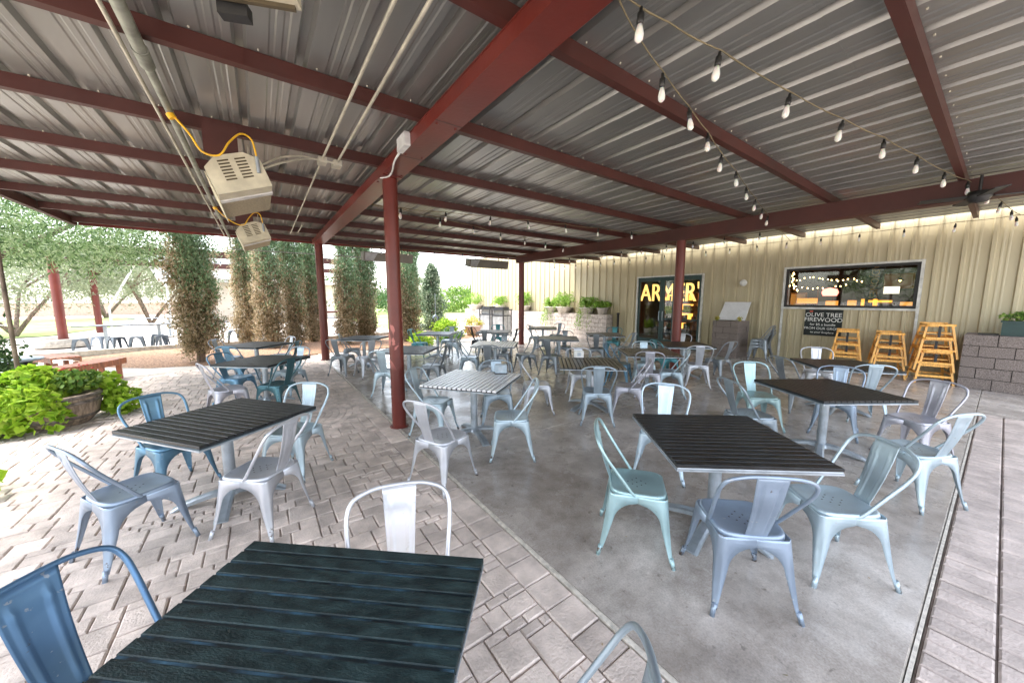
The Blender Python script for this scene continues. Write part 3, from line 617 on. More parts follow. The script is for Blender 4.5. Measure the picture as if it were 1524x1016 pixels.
CH=[(1, -0.46, 1.56, -41, 'deepblue', 'left'),(1, 0.4, 1.36, -109, 'white', 'far'),(1, 0.48, 0.59, 134, 'slate', 'right'),(2, -0.81, 3.42, 32, 'steel', 'near left'),(2, -0.74, 4.37, -57, 'denim', 'far left'),(2, -0.08, 3.25, 139, 'silver', 'right'),(2, 0.2, 4.08, -130, 'sky', 'far right'),(18, -0.46, 6.55, 20, 'lilac', 'near left'),(18, -0.4, 7.42, 320, 'denim', 'left'),(18, 0.14, 6.48, 135, 'darkteal', 'right'),(18, 0.37, 7.54, 220, 'greyblue', 'far right'),(19, -0.4, 8.82, 50, 'denim', 'left'),(19, -0.62, 10.13, 335, 'grey', 'far left'),(19, 0.32, 9.88, 200, 'silver', 'far right'),(19, 0.37, 8.95, 150, 'darkteal', 'right'),(17, 1.51, 8.9, 45, 'grey', 'near left'),(17, 1.91, 9.93, 345, 'grey', 'far left'),(17, 1.91, 8.31, 100, 'silver', 'right'),(16, 1.85, 6.48, 50, 'sky', 'near left'),(16, 3.85, 10.15, -45, 'teal', 'far'),(16, 2.75, 6.56, 135, 'grey', 'right'),(6, 1.76, 4.2, -50, 'sky', 'left'),(6, 1.35, 3.04, 24, 'silver', 'near'),(6, 2.23, 3.13, 146, 'sky', 'right'),(6, 2.66, 4.07, -119, 'greyblue', 'far'),(7, 3.86, 3.3, 46, 'greyblue', 'near'),(7, 3.44, 4.14, 330, 'silver', 'left'),(7, 4.49, 3.22, 125, 'lilac', 'right'),(7, 4.59, 4.3, 235, 'silver', 'far'),(8, 5.65, 3.64, 35, 'lilac', 'near'),(8, 6.03, 3.45, 125, 'sky', 'right'),(8, 6.43, 4.25, 220, 'sky', 'far'),(8, 5.91, 4.48, 295, 'denim', 'left'),(9, 7.31, 4.31, 335, 'teal', 'left'),(9, 8.7, 4.78, 195, 'silver', 'far'),(9, 7.13, 3.52, 35, 'silver', 'near'),(9, 8.18, 3.59, 80, 'grey', 'right'),(10, 8.08, 6.01, 100, 'greyblue', 'right'),(10, 9.02, 7.11, 210, 'teal', 'far'),(10, 7.25, 6.23, 35, 'grey', 'near'),(5, 8.21, 1.87, 205, 'white', 'far'),(5, 6.85, 1.85, 330, 'grey', 'left'),(5, 7.09, 1.1, 32, 'sky', 'near'),(4, 6.03, 1.16, -171, 'steel', 'far'),(4, 5.5, 1.86, -134, 'aqua', 'left'),(4, 5.81, 0.45, 157, 'lilac', 'right'),(4, 4.6, 0.35, 63, 'sky', 'near right'),(3, 4.5, 1.59, -33, 'slate', 'far right'),(3, 2.97, 0.54, 139, 'sky', 'right'),(3, 2.27, 0.81, 47, 'steel', 'near'),(3, 2.12, 1.42, -52, 'aqua', 'left'),(3, 3.22, 1.9, -154, 'ice', 'far'),(11, 5.49, 6.07, 25, 'grey', 'near'),(11, 6.82, 7.08, 215, 'grey', 'far'),(12, 7.85, 9.49, 355, 'grey', 'left'),(12, 8.87, 9.6, 195, 'grey', 'far'),(13, 3.75, 6.08, 55, 'grey', 'near'),(13, 4.77, 7.07, 225, 'grey', 'far'),(13, 5.12, 6.59, 165, 'grey', 'right'),(13, 3.82, 6.99, 325, 'greyblue', 'left'),(14, 6.2, 8.83, 115, 'grey', 'right'),(14, 5.7, 9.77, 305, 'black', 'left'),(14, 5.31, 8.77, 55, 'grey', 'near'),(14, 6.65, 10.18, 230, 'teal', 'far'),(15, 4.6, 9.42, 135, 'greyblue', 'right'),(15, 4.88, 10.32, 220, 'slate', 'far')]
first=True
for (t,x,y,th,c,side) in CH:
    o=proto if first else copy_tree(proto); first=False
    colour_tree(o,c)
    o.location=(x,y,0.001); o.rotation_euler=(0,0,R(th-90))
    tag(o,f"{WORD[c]} chair, {side} side of {TD[t]}",'chair',group='metal cafe chairs around the patio tables')
# stack of three chairs by the wall
for k,(dx,wd) in enumerate(((0,'lowest'),(.01,'middle'),(.02,'topmost'))):
    o=copy_tree(proto); colour_tree(o,'grey'); o.location=(11.55+dx,3.95+dx,.001+.085*k); o.rotation_euler=(0,0,R(-118-90+180+30))
    tag(o,f'{wd} dull grey chair of the stack against the wall left of the window','chair',group='stacked metal chairs by the wall')
# ------------------------------------------------------------------ TABLES
def make_table(top,gap,gw):
    root=empty('slat_table'); W=.98; n=16; h=W/2
    t=MB(); p_=W/n
    for i in range(n):
        y0=-h+i*p_; t.box((-h,y0+gw,.719),(h,y0+p_-gw,.74),0,bev=.003)
    t.box((-h+.004,-h+.004,.709),(h-.004,h-.004,.735 if gap in ('gaplight','gapblue') else .7185),1)
    t.build('tabletop',[M[top],M[gap]],root)
    f_=MB(); 
    for a,b_ in (((-h,-h,.696),(h,-h+.03,.7078)),((-h,h-.03,.696),(h,h,.7078)),((-h,-h+.0305,.696),(-h+.03,h-.0305,.7078)),((h-.03,-h+.0305,.696),(h,h-.0305,.7078))): f_.box(a,b_)
    f_.box((-.45,-.03,.68),(.45,.03,.6955)).box((-.03,-.25,.668),(.03,.25,.6695))
    f_.build('frame',M['tframe'],root)
    MB().lathe([(.043,.06),(.043,.668)],20).lathe([(.07,.055),(.06,.09),(.044,.10)],20).build('pedestal',M['tframe'],root)
    b_=MB()
    for k in range(4):
        a=R(45+90*k); c,s_=math.cos(a),math.sin(a); G=[]
        for (r_,w,z0,z1) in ((.02,.035,.055,.105),(.12,.037,.058,.100),(.24,.040,.035,.075),(.34,.045,.012,.045),(.375,.047,.0,.026),(.40,.045,.0,.012)):
            ring=[(r_,-w,z0),(r_,-w,z1-.01),(r_,-w*.6,z1),(r_,w*.6,z1),(r_,w,z1-.01),(r_,w,z0),(r_,-w,z0)]
            G.append([(x*c-y_*s_,x*s_+y_*c,z) for x,y_,z in ring])
        b_.grid(G,0,False); b_.add(G[-1][:6],[tuple(range(6))])
    b_.build('base',M['tframe'],root)
    reg(root); return root
TABLES=[(1,-.04,1.06,-41.5,'tabledark','dark green black slatted square table nearest the camera at the bottom'),
(2,-.31,3.82,-53,'tabletop','black slatted square table on the left pavers beside the barrel planter'),
(18,.0,7.14,-42,'tabletop','black slatted table, second back on the left pavers'),
(19,-.12,9.72,-45,'tabletop','grey black table farthest back on the left pavers before the cypresses'),
(17,2.2,9.86,-42,'tabletop','dark table right of the rear red post by the cypresses'),
(16,2.42,7.0,-42,'tablegrey','pale grey table partly hidden behind the big red post'),
(15,4.3,9.85,-42,'tablegrey','pale grey table in front of the cone shaped evergreen'),
(6,2.16,3.86,37,'tablewhite','white and black striped table carrying a grey napkin box right of the big red post'),
(7,4.28,3.83,49,'tablebrown','brown slatted table carrying a white napkin box at the patio centre'),
(13,4.34,6.72,48,'tablewhite','silver slatted table behind the white striped table'),
(14,6.0,9.35,-42,'tablegrey','silver grey table nearest the trash bins'),
(12,8.15,9.5,-42,'tabletop','thin dark table right of the far red post'),
(11,6.35,6.75,-42,'tablegrey','plain grey table in front of the planter wall'),
(10,8.1,6.7,49,'tablebrown','small looking brown slatted table left of the glass doors'),
(8,6.08,3.95,49,'tablebrown','dark brown slatted table in front of the glass doors'),
(9,7.75,4.15,-42,'tabletop','black table beside the red post at the doors'),
(5,7.35,1.40,40,'tabletop','low seen black table nearest the wooden high chairs'),
(4,5.18,1.09,56,'tabletop','smooth black table on a pale column at the right, behind the front striped table'),
(3,2.71,1.15,-39,'tabletop','large black slatted table with pale stripes at the right front')]
tp_={}; GAP={1:('gapblue',.005),3:('gaplight',.0038)}
for (i,x,y,a,m_,lb) in TABLES:
    gp,gw=GAP.get(i,('gapdark',.0035)) if m_ not in ('tablewhite','tablebrown','tablegrey') else ('gapblack',.009)
    if (m_,gp) not in tp_: o=tp_[m_,gp]=make_table(m_,gp,gw)
    else: o=copy_tree(tp_[m_,gp])
    o.location=(x,y,.001); o.rotation_euler=(0,0,R(a)); tag(o,lb,'table',group='square slatted tables across the patio')
# napkin boxes
def napkin(x,y,a,m_,label):
    o=empty('napkin_box',(x,y,.742),R(a),label=label,cat='napkin holder'); MB().box((-.085,-.045,0),(.085,.045,.012)).build('base',M['black'],o)
    MB().box((-.08,-.035,.0122),(.08,.035,.13),bev=.008).build('shell',m_,o); MB().box((-.03,-.038,.04),(.03,-.0352,.095)).build('slot_plate',M['tframe'],o)
napkin(2.62,3.92,-35,M['napkin'],'grey blue napkin box on the white striped table')
napkin(4.42,4.20,-35,M['plasticw'],'white napkin box on the brown slatted centre table')
# ------------------------------------------------------------------ HIGH CHAIRS
def highchair():
    r_=empty('high_chair')
    legs=[]
    for sx in (-1,1):
        for sy in (-1,1):
            q=MB(); a=(sx*.27,sy*.27,0);b_=(sx*.17,sy*.17,.70)
            d=.017; q.add([(a[0]-d,a[1]-d,0),(a[0]+d,a[1]-d,0),(a[0]+d,a[1]+d,0),(a[0]-d,a[1]+d,0),(b_[0]-d,b_[1]-d,.7),(b_[0]+d,b_[1]-d,.7),(b_[0]+d,b_[1]+d,.7),(b_[0]-d,b_[1]+d,.7)],[(3,2,1,0),(4,5,6,7),(0,1,5,4),(1,2,6,5),(2,3,7,6),(3,0,4,7)])
            q.build('leg',M['pine'],r_)
    for z in (.14,.36):
        e=.27-(.10)*z/.7
        for s_ in (-1,1):
            MB().box((-e,s_*e-.011,z),(e,s_*e+.011,z+.045)).build('rail',M['pine'],r_)
            MB().box((s_*e-.011,-e+.02,z+.06),(s_*e+.011,e-.02,z+.10)).build('rail',M['pine'],r_)
    MB().box((-.185,-.185,.50),(.185,.185,.52)).build('seat',M['pine'],r_)
    q=MB(); q.box((-.2,-.2,.66),(-.155,.17,.70)); q.box((.155,-.2,.66),(.2,.17,.70)); q.prism([(-.2,.171),(.2,.171),(.17,.22),(-.17,.22)],.62,.72); q.prism([(-.2,-.26),(-.16,-.29),(.16,-.29),(.2,-.26),(.2,-.201),(-.2,-.201)],.66,.70)
    q.build('top_rail',M['pine'],r_)
    MB().box((-.02,-.215,.42),(.02,-.21,.70)).build('strap',M['strap'],r_)
    reg(r_); return r_
hc0=highchair(); used=False
for (x,y,n,a,lb) in ((11.55,2.16,2,12,'left'),(11.55,1.46,2,14,'middle'),(11.5,.80,3,16,'right')):
    for k in range(n):
        o=hc0 if not used else copy_tree(hc0); used=True
        o.location=(x+.01*k,y,.001+(.31 if n==2 else .27)*k); o.rotation_euler=(0,0,R(a-90+rr.uniform(-3,3)))
        lv=['lowest','second lowest','third','topmost'][k] if k<n-1 else 'topmost'
        tag(o,f'{lv} yellow wooden high chair in the {lb} stack by the wall','high chair',group='stacked wooden high chairs')
# ------------------------------------------------------------------ CEILING FITTINGS
def heater(x,y,z,label,length=1.15,sc=1):
    o=empty('gas_heater',(x,y,z),label=label,cat='heater',group='cream gas heaters hung from the purlins')
    w=.46; hh=.33; roll=R(-20)
    cx=MB().prism([(-w/2,-hh/2),(w/2,-hh/2),(w/2,hh*.25),(w*.25,hh/2),(-w*.25,hh/2),(-w/2,hh*.25)],0,.24)
    b_=cx.build('end_box',M['cream'],o); b_.rotation_euler=(R(90),roll,0); b_.location=(0,.24,0)
    q=MB()
    for cc in (-.07,.07):
        for i in range(7): q.box((cc-.045,-.004,-.06+i*.028),(cc+.045,-.001,-.047+i*.028))
    s_=q.build('louvres',M['slot'],b_); s_.rotation_euler=(R(-90),0,0); s_.location=(0,0,.24); 
    s_.matrix_parent_inverse.identity()
    lip=MB().box((-w/2-.005,.241,-hh/2-.012),(w/2+.005,.34,-hh/2+.05)).build('lip',M['plasticw'],o); lip.rotation_euler=(0,roll,0)
    sh_=MB().box((-w/2,.341,-hh/2-.005),(w/2,length,-hh/2+.10)).build('emitter_mesh',M['mesh'],o); sh_.rotation_euler=(0,roll,0)
    rf_=MB().add([(-w/2-.012,.2,-hh/2-.02),(-w/2-.012,length+.05,-hh/2-.05),(-w/2-.012,length+.05,hh*.3),(-w/2-.012,.2,hh*.3),(-w/2-.004,.2,-hh/2-.02),(-w/2-.004,length+.05,-hh/2-.05),(-w/2-.004,length+.05,hh*.3),(-w/2-.004,.2,hh*.3)],[(0,1,2,3),(7,6,5,4),(0,4,5,1),(1,5,6,2),(2,6,7,3),(3,7,4,0)]).build('reflector',M['cream'],o); rf_.rotation_euler=(0,roll,0)
    hg=MB().tube([(-.1,.5,.05),(-.1,.5,3.39-z)],.008,6).tube([(.1,.5,.05),(.1,.5,3.39-z)],.008,6).build('hanger',M['conduit'],o)
    hs=MB().tube(smoothpts([(-.51-x,-.1,3.34-z),(-.40-x,-.1,3.20-z),(-.24,-.1,.10),(-.12,-.12,.09),(-.04,-.12,.22),(.05,-.08,.33),(.13,-.04,.31),(.16,-.02,.17)],5),.0085,8).build('gas_hose',M['yellow'],o)
    MB().tube([(-.51-x,-.1,3.325-z),(-.49-x,-.1,3.29-z)],.03,8).build('gas_tap',M['yellow'],o)
    MB().box((-.24,.05,.12),(.02,.056,.43)).build('mounting_plate',M['redmuted'],o)
    fl=MB().tube([(.16,-.02,.17),(.17,-.02,.02)],.017,8).build('regulator',M['tframe'],o)
    return o
h1=heater(-.08,4.42,2.96,'cream gas heater with yellow hose hanging at the upper left')
h2=heater(.0,8.2,2.98,'smaller looking cream gas heater farther back near the roof edge')
h3=empty('gas_heater',(-.10,1.98,3.2),R(-22),label='cream heater edge with dark grille cropped by the top of the picture',cat='heater',group='cream gas heaters hung from the purlins')
MB().box((-.24,-.75,-.1),(.3,.22,.08)).build('body',M['cream'],h3)
q=MB()
for i in range(8): q.box((-.17,.2205,-.085+i*.018),(.28,.224,-.076+i*.018))
q.box((-.22,.19,-.118),(.28,.21,-.1005)); q.build('louvres',M['slot'],h3); MB().box((-.05,.222,-.16),(.07,.28,-.102)).build('sensor',M['black'],h3)
MB().tube([(0,-.4,.05),(0,-.4,.2)],.01,6).build('hanger',M['conduit'],h3)
pp=MB(); pp.tube([(-.51,-1.0,3.35),(-.51,3.5,3.35)],.037,12); pp.tube([(-.51,3.5,3.35),(-.51,11.9,3.35)],.028,12); pp.tube([(-.51,3.4,3.35),(-.51,3.6,3.35)],.043,12); pp.tube([(-.51,1.6,3.35),(-.51,1.7,3.35)],.043,12)
pp.tube(smoothpts([(-.51,11.9,3.35),(-.50,12.0,3.3),(-.5,12.0,3.12),(-.4,12.0,3.06),(0,12.0,3.06),(3.0,12.0,3.06)],3),.014,8)
pp.build('gas_pipe',M['pipe'],label='thick grey gas pipe running under the roof at upper left',cat='pipe')
q=MB().tube([(-.60,-1.0,3.372),(-.60,12.0,3.372)],.014,8).build('conduit',M['conduit'],label='thin pale conduit running beside the thick gas pipe',cat='conduit')
q=MB().tube([(.72,-1.0,3.375),(.72,4.8,3.375)],.013,8).tube([(.72,4.9,3.375),(.76,10.6,3.375)],.011,8)
q.tube(smoothpts([(.68,4.84,3.365),(.5,4.82,3.36),(.3,4.72,3.27),(.12,4.6,3.12)],4),.011,6); q.box((.675,4.78,3.33),(.765,4.92,3.392)); q.build('conduit',M['conduit'],label='left one of two pale conduits crossing the purlins toward the heater',cat='conduit')
q=MB().tube([(.88,-1.0,3.375),(.88,4.85,3.375)],.013,8); q.box((.835,4.80,3.33),(.925,4.94,3.392)); q.tube(smoothpts([(.86,4.80,3.352),(.6,4.78,3.34),(.35,4.66,3.22),(.14,4.55,3.08)],4),.011,6); MB().tube([(.9,9.2,3.375),(.9,10.4,3.375)],.011,8).build('conduit',M['conduit'],label='short pale conduit stub above the smaller heater',cat='conduit')
q.build('conduit',M['conduit'],label='right one of two pale conduits ending at a junction box',cat='conduit')
q=MB().box((1.285,3.62,3.27),(1.343,3.86,3.40),bev=.0).build('outlet_box',M['plasticw'],label='white outlet box with cord on the side of the main beam',cat='outlet box')
MB().tube(smoothpts([(1.32,3.86,3.29),(1.33,4.1,3.262),(1.40,4.4,3.262),(1.42,4.62,3.262),(1.36,4.75,3.27)],4),.011,6).build('cord',M['plasticw'],q)
# long grey strip heaters at the far roof edge
def longheater(x0,x1,y,z0,z1,label):
    o=empty('strip_heater',((x0+x1)/2,y,z1),label=label,cat='heater',group='long grey strip heaters along the far roof edge'); w=(x1-x0)/2
    MB().add([(-w,0,0),(w,0,0),(w,.06,z0-z1),(-w,.06,z0-z1),(-w,.32,.04),(w,.32,.04),(w,.40,z0-z1+.08),(-w,.40,z0-z1+.08)],[(0,1,2,3),(7,6,5,4),(0,4,5,1),(1,5,6,2),(2,6,7,3),(3,7,4,0)]).build('housing',M['greyshade'],o)
    MB().add([(-w+.05,-.004,-.03),(-w+.42,-.004,-.03),(-w+.30,.052,z0-z1+.02),(-w+.05,.052,z0-z1+.02)],[(0,1,2,3)]).build('end_plate',M['bin'],o)
    MB().tube([(-w*.6,.2,.0),(-w*.6,.2,.28)],.012,6).tube([(w*.6,.2,0),(w*.6,.2,.28)],.012,6).build('hanger',M['black'],o)
longheater(2.70,4.25,11.55,2.92,3.2,'long grey strip heater hanging near the rear red post')
longheater(6.3,8.0,11.4,2.90,3.2,'long grey strip heater hanging left of the far red post')
# ceiling fan at far right
fn=empty('ceiling_fan',(8.0,.35,3.12),label='black ceiling fan under the beam at the far right',cat='fan'); MB().lathe([(0,.08),(.10,.07),(.12,0),(.08,-.07),(0,-.08)],16).tube([(0,0,.05),(0,0,.28)],.015,8).build('motor',M['black'],fn)
for k in range(4):
    a=R(20+90*k); q=MB().box((.12,-.06,-.01),(.55,.07,.004)); o=q.build('blade',M['black'],fn); o.rotation_euler=(R(8),0,a)
# ------------------------------------------------------------------ STRING LIGHTS
bulbsock=MB().lathe([(0,0),(.009,-.001),(.011,-.03),(.019,-.034),(.02,-.085),(.014,-.09),(0,-.09)],12)
bulbglass=MB().lathe([(0,-.0905),(.013,-.091),(.019,-.115),(.025,-.145),(.022,-.17),(.010,-.183),(0,-.185)],14)
_s=bulbsock.build('socket',M['socket']); _b=bulbglass.build('bulb',M['bulb']); smesh,bmesh_=_s.data,_b.data; bpy.data.objects.remove(_s); bpy.data.objects.remove(_b)
def strand(pts,label,bulbs,sag=.05,scale=1.0):
    o=empty('string_lights',(0,0,0),label=label,cat='string lights',group='bulb strings hung under the patio roof')
    allp=[]
    for a,b_ in zip(pts[:-1],pts[1:]):
        a=np.array(a);b_=np.array(b_)
        for t in np.linspace(0,1,9)[:-1]: p=a+(b_-a)*t; p[2]-=sag*4*t*(1-t); allp.append(p)
    allp.append(np.array(pts[-1]))
    MB().tube(allp,.0045,5).tube([p+np.array([.012,.006,.006+.006*math.sin(i)]) for i,p in enumerate(allp)],.003,4).build('cable',M['cord'],o)
    for p in bulbs:
        s_=bpy.data.objects.new('socket',smesh); COL.objects.link(s_); s_.parent=o; s_.location=p; s_.scale=(scale,)*3; s_.rotation_euler=(R(rr.uniform(-9,9)),R(rr.uniform(-9,9)),0)
        g_=bpy.data.objects.new('bulb',bmesh_); COL.objects.link(g_); g_.parent=s_
    return o
def lerp(a,b,t): return tuple(a[i]+(b[i]-a[i])*t for i in range(3))
A0=(1.62,1.35,3.36)
def onpts(P2,z): return [(x,y,z) for x,y in P2]
sA=onpts([(2.07,1.31),(2.57,1.24),(3.51,1.14),(4.4,1.01),(5.24,.87),(6.18,.74),(7.19,.61),(7.99,.46),(9.0,.31),(10.1,.2),(11.2,.1)],3.36)
strand([A0]+sA+[(12.0,0,3.36)],'string of white bulbs running from the main beam to the top right',[(1.83,1.33,3.35)]+[(x-.02,y,3.345) for x,y,z in sA[1:]],.012)
sB=onpts([(1.98,1.47),(2.45,1.58),(3.05,1.71),(3.65,1.84),(4.3,2.0),(5.0,2.14),(5.8,2.33),(6.6,2.5),(7.4,2.68),(8.1,2.83)],3.36)
strand([A0]+sB+[(12.0,3.6,3.32)],'string of white bulbs running diagonally to the wall above the window',[(x,y,3.345) for x,y,z in sB[1:]],.012)
zc=3.36
sC=onpts([(2.17,6.42),(2.94,6.22),(3.8,6.02),(4.6,5.87),(5.52,5.73),(6.42,5.58),(7.4,5.4)],zc); strand([(1.6,6.5,zc)]+sC+[(8.2,5.2,zc)],'bulb string just right of the big red post, nearest of the middle ones',sC,.02)
sD=onpts([(2.2,6.5),(3.06,6.71),(3.98,7.02),(4.91,7.33),(5.84,7.57),(6.73,7.76),(7.7,8.03)],zc); strand([(1.6,6.4,zc)]+sD+[(8.2,8.2,zc)],'bulb string running from the big red post toward the far right post',sD,.02)
sE=onpts([(2.4,11.6),(3.2,11.5),(4.0,11.35),(4.85,11.2),(5.82,11.07),(6.58,10.85),(7.47,10.64),(8.24,10.36),(9.17,10.1)],3.33); strand([(1.6,11.7,3.33)]+sE+[(11.9,9.4,3.33)],'bulb string along the far roof edge between the posts',sE,.02)
sF=[(11.85,yv,3.31) for yv in np.arange(.04,13.0,.72)]; strand([(11.9,-.6,3.33)]+[(11.85,p[1],3.33) for p in sF]+[(11.9,13.4,3.33)],'bulb string hanging along the top of the cream wall',sF,.015)
sG=[(9.9,yv,3.34) for yv in np.arange(3.6,11.4,.8)]; strand([(9.9,2.4,3.36)]+sG+[(9.9,11.8,3.36)],'bulb string parallel to the wall, just outside the beam over the doors',sG,.015)
# ------------------------------------------------------------------ BINS, SIGN, EAST PLANTS
def binbox(x,y,label,rz):
    o=empty('trash_bin',(x,y,0),R(rz),label=label,cat='trash bin',group='boxy grey trash bins by the far post'); w=.34
    MB().box((-w,-w,.05),(w,w,.92)).build('body',M['bin'],o)
    q=MB()
    for sx in (-1,1):
        for sy in (-1,1): q.box((sx*w-.025,sy*w-.025,0),(sx*w+.025,sy*w+.025,1.2))
    q.box((-w+.026,-w-.012,.92),(w-.026,w+.012,.96)); q.box((-w-.012,-w+.026,.92),(w+.012,w-.026,.96)); q.box((-w-.05,-w-.05,1.2),(w+.05,w+.05,1.25))
    q.box((-.012,-w-.008,.06),(.012,-w-.001,.91)); q.build('frame',M['bindark'],o)
    MB().box((-w+.1,-w+.02,.965),(w-.1,w-.02,1.19)).build('liner',M['bin'],o); MB().box((-w+.08,-w+.08,1.251),(w-.08,w-.08,1.36)).build('lid',M['bindark'],o)
binbox(9.75,14.5,'grey trash bin with slotted dark top, nearer one beside the far red post',20)
binbox(10.05,16.2,'second grey trash bin with raised lid just behind the nearer one',20)
sg=empty('round_sign',(5.6,13.0,0),label='small round blue and white sign on a stick before the cone evergreen',cat='sign'); MB().tube([(0,0,0),(0,0,.95)],.014,6).build('stake',M['tframe'],sg)
MB().lathe([(0,0),(.16,0),(.16,.012),(0,.012)],20).build('disc',M['plasticw'],sg).rotation_euler=(R(90),0,R(-30)); sg.children[1].location=(0,-.02,1.02)
q=MB().lathe([(.06,0),(.12,0),(.12,.003),(.06,.003)],20).build('ring',M['steel'],sg); q.rotation_euler=(R(90),0,R(-30)); q.location=(-.008,-.036,1.02)
def bush(x,y,r,hh,m_,label,n=1600,ls=.13,name='bush',cat='bush',group=None):
    nc=max(8,int(n/40)); C_=clumps(nc,40,lambda i: shell((0,0,hh*.5),(r,r,hh*.5),.45),(r*.35,r*.35,hh*.18)); C_[:,2]=np.abs(C_[:,2])
    o=empty(name,(x,y,0),label=label,cat=cat,group=group); leaves('foliage',C_,None,ls,.55,m_,o)
    q=MB(); 
    for k in range(5): a=k*1.3; q.tube([(0,0,0),(math.cos(a)*r*.3,math.sin(a)*r*.3,hh*.4),(math.cos(a)*r*.6,math.sin(a)*r*.6,hh*.75)],.02,5,rr=[.025,.015,.006])
    q.build('stems',M['bark'],o); return o
bush(7.2,15.6,.55,.75,M['vine'],'lime green bush beside the base of the cone evergreen',1600,.12)
bush(4.9,12.75,.45,.5,M['vine'],'low lime green plant under the far slatted tables',900,.10)
bush(6.2,13.0,.55,.55,M['vinegreen'],'low green plant beside the small round sign',900,.10)
fp=bush(8.35,14.9,.42,.85,M['flower'],'yellow orange flowers spilling from a clay pot left of the bins',1000,.08,'flower_pot','flower pot')
MB().lathe([(0,0),(.28,0),(.40,.42),(.44,.42),(.44,.5),(.34,.5),(0,.45)],18).build('pot',M['pinkwall'],fp)
# ------------------------------------------------------------------ TREES
def conifer(x,y,hh,r,m_,label,n,ls,col=True,z0=.02,group=None,tilt=0):
    o=empty('cypress_tree' if col else 'evergreen_tree',(x,y,0),label=label,cat='tree',group=group)
    sd=RNG.uniform(0,9,3)
    def c(i):
        t=RNG.random(); z=z0+(hh-z0)*t
        if col: rad=r*(.80+.30*math.sin(math.pi*min(1,t*1.1+.1)))*(1-.35*max(0,t-.75)/.25)
        else: rad=r*min(1,.75+t*1.2)*(1-t)**.75*1.05+.05
        a=RNG.uniform(0,2*math.pi); bump=.8+.25*math.sin(3*a+sd[0]+z*1.7)+.18*math.sin(z*5+a+sd[1])
        q=rad*bump*(RNG.random()**.35)
        return (math.cos(a)*q+tilt*t,math.sin(a)*q,z)
    C_=clumps(n//36,36,c,(.16,.16,.24) if col else (.2,.2,.2))
    h2_=len(C_)
    if col:
        msk=(C_[:,0]*.6+C_[:,1]*-.8+RNG.normal(size=h2_)*.25+(C_[:,2]-hh*.55)*.35)>0.05
        leaves('crown',C_[~msk],np.array([0,0,1.0]),ls,.34,m_,o,wide=.75); leaves('green_crown',C_[msk],np.array([0,0,1.0]),ls,.34,M['cypgreen'],o,wide=.75)
    else: leaves('crown',C_,np.array([0,0,.6]),ls,.4,m_,o,wide=.8)
    q=MB().tube([(0,0,0),(.03,.02,hh*.4),(tilt*.6,0,hh*.85)],.07,8,rr=[.10,.07,.02])
    for k in range(9):
        a=k*2.4; z=.3+k*hh*.08; q.tube([(0,0,z),(math.cos(a)*r*.5,math.sin(a)*r*.5,z+.5)],.02,5,rr=[.03,.008])
    q.build('trunk',M['bark'],o); return o
G_='brown green cypress columns in the mulch bed'
cyp=[(-1.42,12.95,5.2,.52,'leftmost and nearest cypress column, mostly brown, standing alone at the bed corner'),(-.42,17.2,6.2,.42,'slim cypress column left of the green topped pair'),(.28,15.3,5.8,.44,'greener cypress column near the middle of the row'),(1.05,15.9,5.6,.42,'see-through cypress column just left of the rear red post'),(1.75,16.6,5.2,.42,'thin brown cypress half hidden by the rear red post'),
 (2.75,14.9,5.0,.40,'cypress column right of the rear red post'),(3.55,15.4,4.9,.45,'broad brown cypress column left of the big red post'),(5.05,14.6,4.9,.46,'cypress column right of the big red post'),(5.5,15.5,5.2,.36,'thin green cypress behind the rightmost column')]
for i,(x,y,hh,r_,lb) in enumerate(cyp): conifer(x,y,hh,r_,M['cypress'],lb,int(34000*r_/.5),.085,True,.15 if i else .3,G_)
conifer(7.55,17.9,3.45,1.02,M['cone'],'grey green cone shaped evergreen beyond the patio tables',13000,.12,False,.05)
def branchy(x,y,hh,spread,m_,label,n,ls,trunks=3,zc=None,group=None,name='olive_tree',seed=0,lowz=None,parent_scale=1):
    rg=random.Random(seed); o=empty(name,(x,y,0),label=label,cat='tree',group=group); q=MB(); tips=[]
    for k in range(trunks):
        a=2*math.pi*k/trunks+rg.uniform(-.4,.4); l1=hh*.42
        p0=(0,0,0); p1=(math.cos(a)*spread*.18,math.sin(a)*spread*.18,hh*.22); p2=(math.cos(a)*spread*.42,math.sin(a)*spread*.42,hh*.48)
        q.tube(smoothpts([p0,p1,p2],3),.1,8,rr=[hh*.022*(1-.08*i) for i in range(7)])
        for j in range(4):
            b_=a+rg.uniform(-1.1,1.1); rr_=spread*rg.uniform(.55,.95); e=(math.cos(b_)*rr_,math.sin(b_)*rr_,hh*rg.uniform(.6,.92))
            mid=((p2[0]+e[0])/2,(p2[1]+e[1])/2,(p2[2]+e[2])/2+hh*.03); q.tube(smoothpts([p2,mid,e],3),.03,6,rr=[hh*.013*(1-.13*i) for i in range(7)]); tips.append(e)
    q.build('trunk',M['bark'],o); zc=zc or hh*.68
    lz=lowz if lowz else hh*.3
    def c(i):
        if rg.random()<.35: t=rg.choice(tips); return ball(t,(spread*.3,spread*.3,hh*.14))
        return shell((0,0,zc),(spread,spread,hh-zc),.5) if rg.random()<.6 else ball((0,0,zc-hh*.08),(spread*.95,spread*.95,zc-lz))
    leaves('crown',clumps(n//45,45,c,(spread*.16,spread*.16,hh*.09)),None,ls,.3,m_,o,droop=.5); return o
